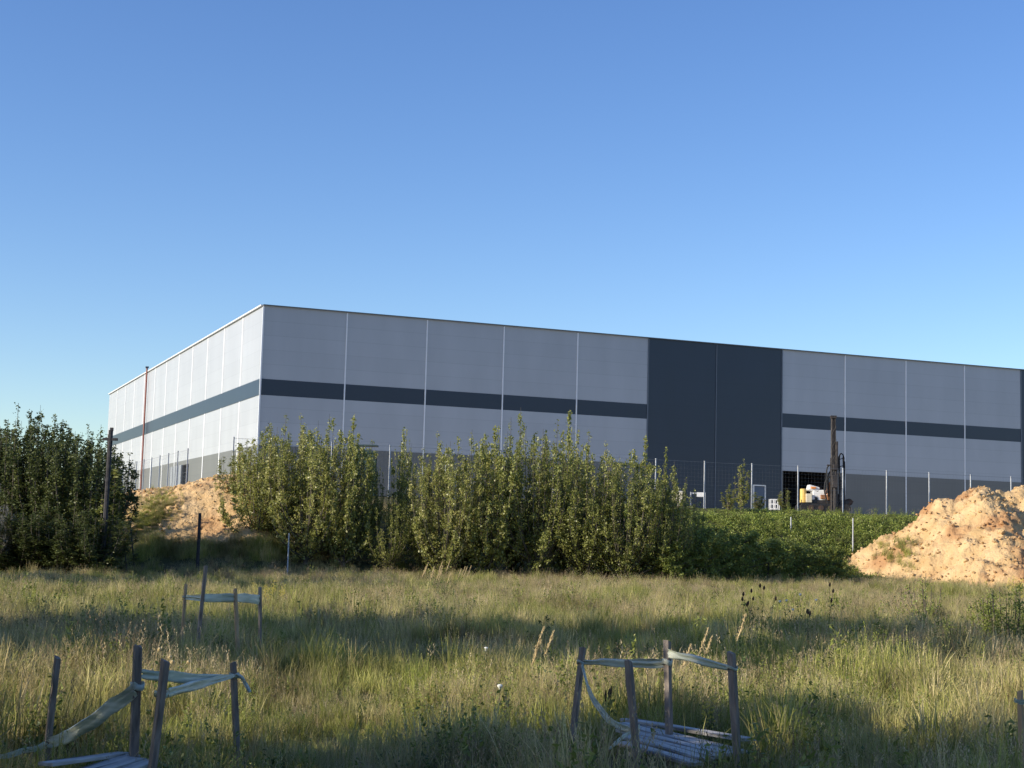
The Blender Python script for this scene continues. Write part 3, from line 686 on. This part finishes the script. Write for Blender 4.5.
# ------------------------------------------------------------------ wooden stakes and tapes
def stake(px0, py0, px1, py1, Y, wd, label, m='wood', group='wooden stakes in the meadow', thick=None):
    top = at(px1, py1, Y); bot = at(px0, py0, Y)
    d = (top-bot).normalized(); gz = ground(bot.x, Y); t = (bot.z-(gz-.12))/d.z; foot = bot - d*t
    L = (top-foot).length
    e = foot.copy(); b = MB(); n = 7
    tw = random.uniform(.4, .9)
    for i in range(n):
        k = i/(n-1); w1 = wd*.82*(1+random.uniform(-.06, .06)); th = (thick or wd*.66)*(1+random.uniform(-.06, .06)); z = L*k
        if i == n-1: sk = wd*.25
        for j, (sx, sy) in enumerate(((-1,-1),(1,-1),(1,1),(-1,1))):
            zz = z - (random.uniform(0, wd*.5) if i == n-1 else 0)
            b.v.append((sx*w1/2+random.uniform(-.002, .002), sy*th/2, zz))
    for i in range(n-1):
        for j in range(4): j2 = (j+1) % 4; b.f.append((4*i+j, 4*i+j2, 4*i+4+j2, 4*i+4+j))
    b.f.append((3, 2, 1, 0)); b.f.append((4*n-4, 4*n-3, 4*n-2, 4*n-1))
    o = b.build('wooden_stake', M[m], None, bevel=wd*.06); o.location = e
    o.rotation_euler = (d.to_track_quat('Z', 'Y') @ Matrix.Rotation(tw, 3, 'Z').to_quaternion()).to_euler()
    tag(o, label, 'stake', group); return Vector((bot.x, Y))
GA = 'stakes round the slatted cover on the right'; GB_ = 'stakes round the slatted cover on the left'; GC = 'stakes of the far taped square'
stake(574, 725, 583, 645, 11.5, .052, 'leaning grey stake, leftmost round the right slatted cover', group=GA)
stake(636, 745, 628, 659, 10.4, .056, 'grey stake standing at the near left corner of the right slatted cover', group=GA)
stake(669, 732, 667, 639, 11.3, .058, 'upright grey stake in the middle where the two raised tapes meet', group=GA)
stake(737, 754, 731, 650, 10.2, .058, 'grey stake at the right end of the tape, beside the slatted cover tip', group=GA)
stake(48, 742, 58, 654, 10.0, .058, 'leaning brown stake, leftmost of the near left group', group=GB_)
stake(134, 750, 138, 642, 9.7, .076, 'thickest and tallest stake of the near left group', group=GB_)
stake(152, 772, 166, 657, 8.9, .060, 'stake leaning right, in front of the thick one', group=GB_)
stake(236, 728, 233, 661, 10.9, .056, 'short dark stake at the right end of the near left tapes', group=GB_)
stake(182, 636, 186, 583, 20.4, .050, 'thin pale stake, left end of the far taped square', 'woodpale', GC)
stake(198, 640, 206, 565, 19.6, .060, 'tall dark leaning stake of the far taped square', group=GC)
stake(237, 632, 235, 588, 20.0, .062, 'pale brown stake right of the tall leaning one', 'woodpale', GC)
stake(260, 632, 260, 586, 21.0, .050, 'dark stake at the right end of the far tape', group=GC)
stake(1023, 772, 1020, 689, 10.0, .042, 'single orange-brown stake at the right picture edge', 'woodpale', 'wooden stakes in the meadow')

def tape(pts_, label, wid=.09, sag=.03, seed=0, ends=True, name='barrier_tape'):
    """pts_: list of (px, py, Y, width)"""
    r = random.Random(seed); P = [at(a, b, c) for a, b, c, d in pts_]; W = [d for a, b, c, d in pts_]
    b = MB(); N = 14; rows = []
    tot = len(P)-1
    for sgi in range(tot):
        for k in range(N + (1 if sgi == tot-1 else 0)):
            t = k/N; p = P[sgi].lerp(P[sgi+1], t); p.z -= sag*4*t*(1-t)
            rows.append((p, W[sgi]*(1-t)+W[sgi+1]*t, sgi+t))
    nseg = 6; ph = r.uniform(0, 6)
    for p, wv_, s in rows:
        for j in range(nseg+1):
            u = j/nseg-.5
            fold = .010*math.sin(u*11+ph+s*1.3) + .008*math.sin(u*25+s*2+ph)
            b.v.append((p.x + fold*.5, p.y + fold, p.z + u*wv_ + .003*math.sin(s*5+u*4)))
    for i in range(len(rows)-1):
        for j in range(nseg):
            a = i*(nseg+1)+j; b.f.append((a, a+1, a+nseg+2, a+nseg+1))
    o = b.build(name, M['tape'], None, smooth=True)
    sm = o.modifiers.new('thickness', 'SOLIDIFY'); sm.thickness = .0015
    tag(o, label, 'tape', 'whitish plastic tapes on the stakes')
    return o
def wrap(parent, px, py, Y, r_, h):
    b = MB(); p = at(px, py, Y); n = 10
    for k in range(3):
        for i in range(n):
            a = 2*math.pi*i/n; rr = r_*(.84+.04*math.sin(3*a+k)); b.v.append((p.x+math.cos(a)*rr, p.y+math.sin(a)*rr, p.z+(k-1)*h*.2+.01*math.sin(a*2)))
    for k in range(2):
        for i in range(n): j = (i+1) % n; b.f.append((k*n+i, k*n+j, (k+1)*n+j, (k+1)*n+i))
    o = b.build('knot', M['tape'], parent, smooth=True); sm = o.modifiers.new('thickness', 'SOLIDIFY'); sm.thickness = .003
t = tape([(582, 662, 11.5, .03), (600, 662, 11.45, .045), (640, 663, 11.35, .07), (667, 663, 11.3, .06)], 'upper tape from the leftmost to the middle stake of the right group', seed=1, sag=.004)
wrap(t, 581, 662, 11.5, .042, .05); wrap(t, 667, 662, 11.3, .046, .10)
t = tape([(668, 653, 11.25, .06), (690, 658, 10.9, .055), (733, 669, 10.2, .04)], 'tape sloping down to the right stake of the right group', seed=2, sag=.004); wrap(t, 732, 668, 10.2, .045, .05)
tape([(582, 664, 11.45, .02), (588, 688, 11.2, .05), (600, 708, 11.0, .06), (612, 722, 10.9, .06), (628, 729, 10.8, .05), (640, 731, 10.7, .03)], 'loose tape hanging from the leftmost stake down to the right slatted cover', seed=3, sag=.01)
tape([(640, 726, 10.9, .03), (622, 738, 10.6, .03), (606, 752, 10.2, .02)], 'thin stray tape end lying left of the right slatted cover', seed=9, sag=.0)
t = tape([(141, 674, 9.75, .055), (170, 676, 9.9, .07), (205, 678, 10.4, .06), (235, 676, 10.85, .025)], 'upper tape between the thickest stake and the short right stake of the left group', seed=4, sag=.006); wrap(t, 234, 675, 10.9, .046, .05)
t = tape([(168, 693, 8.95, .05), (190, 687, 9.5, .06), (215, 680, 10.3, .05), (235, 675, 10.8, .02)], 'lower tape from the forward leaning stake to the short right stake', seed=5, sag=.0); wrap(t, 161, 694, 8.95, .05, .07)
t = tape([(136, 690, 9.65, .10), (110, 707, 9.7, .11), (80, 728, 9.8, .10), (62, 738, 9.9, .09), (48, 742, 9.95, .06)], 'wide twisted tape dropping from the thickest stake to the leftmost stake foot', seed=6, sag=.01); wrap(t, 137, 686, 9.7, .056, .10)
tape([(46, 744, 9.95, .05), (25, 750, 9.8, .035), (-6, 757, 9.6, .03)], 'tape trailing out of the picture at the lower left', seed=7, sag=.01)
tape([(235, 676, 10.85, .03), (243, 680, 10.8, .03), (250, 692, 10.75, .015)], 'short loose tape end curling off the short dark stake', seed=8, sag=-.01)
t = tape([(185, 597, 20.4, .05), (204, 598, 19.6, .10), (222, 598, 19.9, .12), (236, 598, 20.0, .11), (246, 598, 20.4, .12), (260, 600, 21.0, .13)], 'straight pale tape of the far taped square', seed=10, sag=.0); wrap(t, 185, 597, 20.4, .045, .05)
t = tape([(1014, 700, 9.9, .02), (1020, 702, 9.93, .03), (1028, 701, 9.95, .03)], 'scrap of greenish tape tied to the stake at the right edge', seed=11, sag=0)

def slat_cover(A, B, stepv, sb, n, wd, lab, z):
    root = empty('slatted_cover', (A[0], A[1], ground(A[0], A[1]))); tag(root, lab, 'wooden cover', 'bleached slatted covers')
    for i in range(n):
        a = Vector((A[0]+stepv[0]*i+random.uniform(-.04, .04), A[1]+stepv[1]*i, z+random.uniform(0, .015)+.012*i*0)); b = Vector((B[0]+sb[0]*i, B[1]+sb[1]*i, z-.02+random.uniform(-.01, .015)+(.07 if i == 0 else 0)))
        d = (b-a); L = d.length; rot = d.to_track_quat('X', 'Z').to_matrix()
        q = MB(); q.box((0, 0, 0), (L, wd, .022)); o = q.build('slat', M['board'], root, bevel=.003)
        o.matrix_local = Matrix.Translation((a+b)/2 - root.location) @ rot.to_4x4()
    for t_ in (.15, .8):
        a = Vector((A[0], A[1])).lerp(Vector((B[0], B[1])), t_); b = a + (Vector(stepv)*(1-t_)+Vector(sb)*t_)*(n-1); L = (b-a).length+.1; mid = (a+b)/2; ang = math.atan2(b.y-a.y, b.x-a.x)
        q = MB(); q.box((0, 0, 0), (L, .07, .04)); o = q.build('batten', M['board'], root, bevel=.003)
        o.matrix_local = Matrix.Translation(Vector((mid.x, mid.y, z-.045)) - root.location) @ Matrix.Rotation(ang, 4, 'Z')
slat_cover((1.02, 12.2), (1.73, 10.75), (-.028, -.235), (-.075, -.12), 7, .13, 'bleached slatted board cover lying among the four right stakes', .30)
slat_cover((-2.42, 9.85), (-2.68, 9.0), (.075, -.10), (.09, -.06), 4, .10, 'bleached slatted board cover at the bottom left by the leaning stake', .27)

# ------------------------------------------------------------------ old posts beside the banks
def oldpost(px, top, Y, wd, lab, m='oldpost', name='fence_post', lean=0.0):
    p = at(px, top, Y); g0 = max(ground(p.x, Y), h_left(p.x, Y) if -22 < p.x < -5 and Y > 57 else -9) - .15
    H = p.z-g0
    o = MB().tube([(-lean, 0, 0), (-lean*.5, .01, H*.5), (0, 0, H)], [wd*.55, wd*.5, wd*.46], 8).build(name, M[m]); o.location = (p.x, Y, g0); tag(o, lab, 'post', 'lone posts along the far side of the meadow'); return o
oldpost(200, 513, 58, .13, 'dark lone post standing before the left sand bank')
oldpost(289, 533, 57.5, .055, 'slim pale post at the foot of the left bushes', 'galv')
oldpost(791, 517, 74, .065, 'pale stub post high on the green bank, its lower half in leaves', 'galv')
oldpost(853, 518, 73, .065, 'pale post on the green bank nearest the big sand heap', 'galv')
oldpost(130, 520, 56.5, .05, 'thin dark stick leaning beside the metal post, left of the pair', lean=-.3)
oldpost(123, 528, 56, .045, 'thinner dark stick leaning beside the metal post, nearest to it', lean=-.25)
p = at(111, 430, 51.3); g0 = ground(p.x, 51.3)-.2; H = p.z-g0
r_ = empty('utility_post', (p.x, 51.3, g0)); tag(r_, 'tall dark metal post with a short crossbar beside the left trees', 'post')
MB().tube([(-.05, 0, 0), (0, 0, H)], [.085, .075], 8).build('pole', M['oldpost'], r_)
MB().box((0, -.02, H-.32), (.50, .08, .09)).build('crossbar', M['oldpost'], r_)
MB().box((.03, -.02, H+.03), (.10, .10, .10)).build('pole_cap', M['oldpost'], r_)

# ------------------------------------------------------------------ drilling rig and site clutter
def rigpos(px, Y): p = at(px, 500, Y); return p.x, ground(p.x, Y)
RY = 92.0; k = RY/F_PX
rx, rg = rigpos(826, RY); rt = at(834, 418, RY)
rig = empty('drilling_rig', (rx, RY, rg)); tag(rig, 'tracked drilling rig with a tall dark mast and yellow tank in front of the opening', 'drilling rig')
def rl(px, py): q = at(px, py, RY); return q.x-rx, q.z-rg
TOP = rt.z-rg
for sy in (-.75, .75):
    b = MB(); n = 16; pts2 = []
    for i in range(n):
        a = 2*math.pi*i/n; pts2.append((1.25*(1 if math.cos(a) > 0 else -1)*(1 if abs(math.cos(a)) > .3 else abs(math.cos(a))/.3) + .28*math.cos(a), .30+.28*math.sin(a)))
    base = 0
    for s_ in (-.19, .19):
        for x, z in pts2: b.v.append((x-.2, sy+s_, z))
    for i in range(n): j = (i+1) % n; b.f.append((i, j, n+j, n+i))
    b.f.append(tuple(reversed(range(n)))); b.f.append(tuple(range(n, 2*n)))
    tk = b.build('track', M['rubber'], rig)
    for wx in (-1.1, -.5, .1, .7):
        MB().tube([(wx, sy-.22, .3), (wx, sy+.22, .3)], .17, 10).build('road_wheel', M['rust'], tk)
MB().box((-.2, 0, .68), (2.9, 1.3, .22)).box((-.9, 0, .9), (.9, 1.1, .24)).box((.5, 0, .95), (.5, .9, .5)).build('chassis', M['rig'], rig, bevel=.02)
xa, za = rl(801.5, 505); _, zb2 = rl(801, 489)
MB().tube([(xa, -.5, .62), (xa, -.5, zb2-.03), (xa, -.5, zb2)], [.19, .19, .15], 14).build('yellow_tank', M['yellow'], rig, smooth=False)
xb, _ = rl(806.5, 500); _, zc = rl(806, 494)
MB().box((xb, -.5, (.62+zc)/2), (.36, .6, zc-.62)).build('tool_box', M['cream'], rig, bevel=.02)
xc, zc0 = rl(817, 500); _, zc1 = rl(817, 484.5)
eh = MB()
for i, (dx, dz, sx, sz) in enumerate(((-.30, .66, .70, .36), (.02, .38, .80, .46), (.30, .10, .75, .40), (-.42, .12, .30, .34))):
    eh.box((xc+dx, -.25, zc0+dz), (sx, .7, sz), Matrix.Rotation(.25*(1-i), 3, 'Y'))
eh.build('engine_hood', M['white'], rig, bevel=.07)
MB().box((xc-.15, .1, zc0-.12), (1.2, .9, .42)).build('engine', M['rig'], rig, bevel=.03)
MB().box((xc-.35, -.62, zc0+.72), (.3, .12, .12)).build('work_lamp_box', M['orange'], rig, bevel=.02)
xm, _ = rl(830.5, 470)
mm = MB()
for sx in (-.13, .13):
    for sy in (-.13, .13):
        mm.tube([(xm+sx, -.9+sy, .1), (xm+sx*.75-.03, -.9+sy*.75, TOP)], .032, 5)
for i in range(13):
    z1 = .3 + i*(TOP-.5)/13; z2 = z1+(TOP-.5)/13; s_ = 1 if i % 2 else -1
    mm.tube([(xm-.12*s_, -1.03, z1), (xm+.12*s_, -1.03, z2)], .018, 4); mm.tube([(xm-.13, -.9-.12*s_, z1), (xm-.13, -.9+.12*s_, z2)], .018, 4)
mm.box((xm-.02, -.86, TOP*.5), (.14, .12, TOP*.98))
mast = mm.build('mast', M['rig'], rig)
MB().box((xm-.03, -.9, TOP-.02), (.34, .34, .16)).build('crown_block', M['rig'], mast)
x2, z2 = rl(833, 463)
MB().box((xm+.02, -1.1, z2*.62), (.32, .3, .75)).box((xm+.05, -1.1, z2*.9), (.30, .28, .35)).build('drill_head', M['rig'], mast, bevel=.02)
MB().box((xm+.02, -.88, 1.7), (.42, .30, 3.3)).box((xm+.16, -1.06, 3.6), (.12, .14, 1.5)).box((xm-.2, -.95, 2.9), (.45, .08, .08)).build('mast_guide', M['rig'], mast, bevel=.02)
MB().tube([(xm, -1.15, .05), (xm, -1.15, z2*.6)], .055, 8).build('drill_rod', M['rig'], mast)
xs1, zs1 = rl(838.5, 457)
sl = MB()
for dx in (-.14, .14): sl.tube([(xs1+dx+.1, -.7, .4), (xs1+dx, -.7, zs1)], .055, 5)
for i in range(6): sl.tube([(xs1-.12, -.7, 1+i*(zs1-1.2)/5), (xs1+.14, -.7, 1.1+i*(zs1-1.2)/5)], .025, 4)
sl.build('rod_rack', M['rig'], rig)
def hose(pp, r=.045):
    n = 14; P_ = [Vector(q) for q in pp]; out = []
    for i in range(n+1):
        t = i/n*(len(P_)-1); a = min(int(t), len(P_)-2); f_ = t-a
        p0, p1, p2, p3 = P_[max(a-1, 0)], P_[a], P_[a+1], P_[min(a+2, len(P_)-1)]
        out.append(.5*((2*p1)+(p2-p0)*f_+(2*p0-5*p1+4*p2-p3)*f_**2+(3*p1-p0-3*p2+p3)*f_**3))
    MB().tube(out, r, 6).build('hose', M['rubber'], rig)
hx, hz = rl(827, 466)
hose([(hx-.15, -.9, 1.2), (hx-.22, -.9, hz-.4), (hx-.05, -.9, hz), (hx+.15, -.9, hz-.25), (xm-.1, -.9, hz-1.0)])
hose([(hx-.05, -.8, 1.0), (hx-.1, -.8, hz-.7), (hx+.1, -.8, hz-.35), (hx+.25, -.8, hz-.8)])
hose([(xm+.25, -1.0, .6), (xm+.42, -1.0, 1.6), (xm+.30, -1.0, 2.6), (xm+.1, -1.0, 3.1)])
hose([(xm-.3, -.9, .5), (xm-.55, -.9, 1.3), (xm-.45, -.9, 2.0), (xm-.1, -.9, 2.3)])
hose([(xs1-.1, -.8, zs1-.9), (xs1-.12, -.8, zs1), (xs1+.08, -.8, zs1+.12), (xs1+.2, -.8, zs1-.5), (xs1+.15, -.8, 1.3)])
xr, zrr = rl(829, 490)
MB().box((xr-.05, -.6, zrr-.1), (.40, .4, 1.1)).box((xr-.4, -.62, zrr-.45), (.5, .3, .25)).box((xr+.1, -.5, zrr+.55), (.18, .3, .35)).build('control_stand', M['rustorange'], rig, bevel=.03)
xw, zw = rl(847, 500)
MB().tube([(xw, -.6, zw-.15), (xw, -.3, zw-.15)], .22, 12).build('winch', M['rust'], rig)
MB().tube([(xw-.3, -.5, 0), (xw-.3, -.5, .8)], .06, 8).box((xw-.3, -.5, .04), (.4, .4, .08)).build('outrigger', M['rig'], rig)
MB().box((xc+.55, -.3, .75), (3.2, .12, .08)).build('side_rail', M['rig'], rig)

def clutter(name, px0, px1, pt, pb, Y, m, lab, cat, depth=.8):
    a, b = at(px0, pb, Y), at(px1, pt, Y); g0 = ground((a.x+b.x)/2, Y)
    return a.x, b.x, a.z, b.z, g0
# beige box
x0, x1, za, zb3, g0 = clutter('', 672.5, 682, 492, 499, 88, None, '', '')
e = empty('site_crate', ((x0+x1)/2, 88, g0)); tag(e, 'beige box-like crate behind the fence just right of the poplars', 'crate')
hh = zb3-g0; ww = x1-x0
MB().box((0, 0, hh/2+.06), (ww, .6, hh-.12)).build('box', M['cream'], e, bevel=.02)
bt = MB()
for dx in (-.4, 0, .4): bt.box((dx*ww, 0, .03), (.09, .6, .06))
bt.build('runner', M['woodpale'], e); MB().box((0, 0, hh+.02), (ww+.06, .66, .05)).build('lid', M['white'], e)
# white board on trestles
x0, x1, za, zb3, g0 = clutter('', 690, 705.5, 492.5, 497, 88, None, '', '')
e = empty('barrier', ((x0+x1)/2, 88, g0)); tag(e, 'low barrier with a white board, behind the fence by the navy bays', 'barrier')
ww = x1-x0; hh = zb3-g0
MB().box((ww*.22, 0, hh-.13), (ww*.56, .05, .26)).build('board', M['white'], e); MB().box((-ww*.28, 0, hh-.06), (ww*.42, .05, .08)).build('rail', M['galv'], e)
for dx in (-.46, .46): MB().box((dx*ww, -.03, hh/2), (.06, .06, hh)).box((dx*ww, 0, .03), (.08, .6, .06)).build('leg', M['galv'], e)
# white tube rack
x0, x1, za, zb3, g0 = clutter('', 770, 778.5, 499.3, 508, 86, None, '', '')
e = empty('tube_rack', ((x0+x1)/2, 86, g0)); tag(e, 'small white tube rack between the blue door and the drilling rig', 'rack')
ww = x1-x0; hh = zb3-g0
for dy in (-.25, .25):
    q = MB()
    for dx in (-.5, 0, .5): q.box((dx*ww, dy, hh/2), (.05, .05, hh))
    for hz_ in (.97, .6, .2): q.box((0, dy+.001, hh*hz_), (ww, .045, .05))
    q.build('side_frame', M['white'], e)
MB().box((0, 0, hh*.25), (ww-.1, .44, .04)).build('shelf', M['galv'], e)
# green frame skip behind the bushes
x0, x1, za, zb3, g0 = clutter('', 357, 377, 445, 490, 86, None, '', '')
e = empty('metal_hopper', ((x0+x1)/2, 86, g0)); tag(e, 'dark green metal hopper rising just above the left clump of bushes', 'hopper')
ww = x1-x0; hh = zb3-g0
MB().box((0, 0, hh*.86), (ww, .9, .10)).box((0, 0, hh*.98), (ww+.1, 1.0, .08)).build('rim', M['greenpaint'], e)
MB().tube([(0, 0, hh*.35), (0, 0, hh*.86)], [.25, ww*.55], 4).build('bin', M['greenpaint'], e)
for dx in (-.45, .45):
    for dy in (-.4, .4): MB().box((dx*ww, dy, hh*.43), (.08, .08, hh*.86)).build('leg', M['greenpaint'], e)

# ------------------------------------------------------------------ single wild plants
def plant(px, top, Y, kind, lab, name, cat, n=5, spread=.12):
    p = at(px, top, Y); g0 = ground(p.x, Y); H = p.z-g0; e = empty(name, (p.x, Y, g0)); tag(e, lab, cat, 'single wild plants in the meadow')
    st = MB(); heads = []; r = random.Random(int(px*7+top))
    C = []
    for i in range(n):
        tip = Vector((r.uniform(-1, 1)*spread, r.uniform(-1, 1)*spread, H*(1 if i == 0 else r.uniform(.7, .98))))
        if i == 0: tip.x *= .2
        mid = Vector((tip.x*.25, tip.y*.25, tip.z*.55)); st.tube([(0, 0, -.03), mid, tip], [.004, .003, .002], 5); heads.append(tip)
        for j in range(14): t = r.uniform(.1, .9); C.append(tuple(Vector((0, 0, 0)).lerp(tip, t) + Vector((r.gauss(0, .03), r.gauss(0, .03), 0))))
    st.build('stem', M['weed'], e)
    V, Fq, t = leaves(np.array(C), .05, aspect=2.2); o = bpy.data.objects.new('leaf', mesh_np('leaf', V, Fq, M['weed'], t)); COL.objects.link(o); o.parent = e
    for h in heads:
        b = MB()
        if kind == 'weed': b.tube([h-Vector((0, 0, .05)), h, h+Vector((.005, 0, .04))], [.006, .012, .004], 6)
        elif kind == 'seed': b.tube([h-Vector((0, 0, .03)), h, h+Vector((.005, 0, .045))], [.008, .021, .008], 7)
        elif kind == 'umbel':
            b.tube([h-Vector((0, 0, .035)), h-Vector((0, 0, .008)), h+Vector((0, 0, .004)), h+Vector((0, 0, .012))], [.003, .022, .024, .008], 9)
        elif kind == 'fluff':
            b.tube([h-Vector((0, 0, .02)), h-Vector((.004, 0, .006)), h+Vector((.003, 0, .008)), h+Vector((0, .002, .02))], [.004, .016, .019, .006], 7)
        elif kind == 'plume':
            b.tube([h+Vector((-.045, 0, -.14)), h+Vector((-.01, 0, -.05)), h+Vector((.02, 0, .05)), h+Vector((.05, 0, .15))], [.003, .009, .007, .002], 6)
            for q in range(60): zz = r.uniform(-.12, .14); b.box(h+Vector((r.gauss(0, .010)*(1-abs(zz)*4)+zz*.35, r.gauss(0, .010), zz)), (.005, .005, .022), Matrix.Rotation(r.uniform(-.6, .6), 3, 'Y'))
        elif kind == 'gold':
            for q in range(30): zz = r.uniform(-.2, .05); b.box(h+Vector((r.gauss(0, .025), r.gauss(0, .02), zz)), (.012, .012, .012))
        b.build('flower_head' if kind != 'seed' else 'seed_head', M[{'seed': 'seed', 'weed': 'seed', 'umbel': 'petal', 'plume': 'plume', 'fluff': 'plume', 'gold': 'gold'}[kind]], e)
plant(743, 628, 15.5, 'plume', 'single tall reed grass with a golden plume right of the middle stakes', 'reed_grass', 'grass plume', 1)
plant(762, 586, 25, 'seed', 'dried dark-headed teasels right of centre, below the green bank', 'teasel', 'wild plant', 6, .35)
plant(749, 591, 26, 'seed', 'dark-headed teasel just left of the larger group of teasels', 'teasel', 'wild plant', 3, .15)
plant(829, 585, 26, 'seed', 'small pair of dark-headed teasels nearer the sand heap', 'teasel', 'wild plant', 3, .1)
plant(808, 612, 22, 'seed', 'thin dark stem with few heads below the pair of teasels', 'teasel', 'wild plant', 2, .06)
plant(610, 690, 12.6, 'weed', 'dark dried stems between the left and middle stakes of the right group', 'dock_plant', 'wild plant', 3, .12)
plant(487, 648, 17, 'umbel', 'white umbel flower in the shaded strip near the picture centre', 'umbel_flower', 'wildflower', 1, .05)
plant(499, 686, 13, 'umbel', 'white umbel flower in the lit strip below the other central one', 'umbel_flower', 'wildflower', 1, .05)
plant(796, 594, 26, 'umbel', 'group of white umbel flowers right of the teasels', 'umbel_flower', 'wildflower', 5, .35)
plant(712, 702, 12, 'gold', 'yellow goldenrod between the middle and right stakes', 'goldenrod', 'wildflower', 2, .05)
plant(700, 640, 16.5, 'plume', 'pair of short straw plumes behind the right tape', 'reed_grass', 'grass plume', 3, .15)
plant(1008, 578, 30, 'gold', 'yellow goldenrod at the right edge before the sand heap', 'goldenrod', 'wildflower', 5, .4)
plant(160, 650, 13.5, 'fluff', 'pale seed tufts just behind the near left stakes', 'umbel_flower', 'wildflower', 6, .22)
plant(540, 640, 16, 'plume', 'reddish straw plume left of the right stake group', 'reed_grass', 'grass plume', 3, .1)
plant(447, 565, 38, 'plume', 'tall pinkish grass clump before the hedge near the picture centre', 'reed_grass', 'grass plume', 14, .6)
plant(275, 583, 33, 'gold', 'pale yellow flowering clump below the left bushes', 'goldenrod', 'wildflower', 8, .5)
# small shrubs on the right
for px, top, Y, sx, src, lab in ((1008, 580, 26, .62, 'b', 'dark bushy shrub at the right picture edge in the meadow'), (925, 574, 36, .75, 's', 'sparse light sapling shrub in the meadow before the sand heap')):
    x, g0, h = by_px(px, top, Y)
    e = put_tree(SHR[0] if src == 'b' else SHR[1], 'small_shrub', x, Y, .9, h/1.45, .5, lab, 'shrub', None)
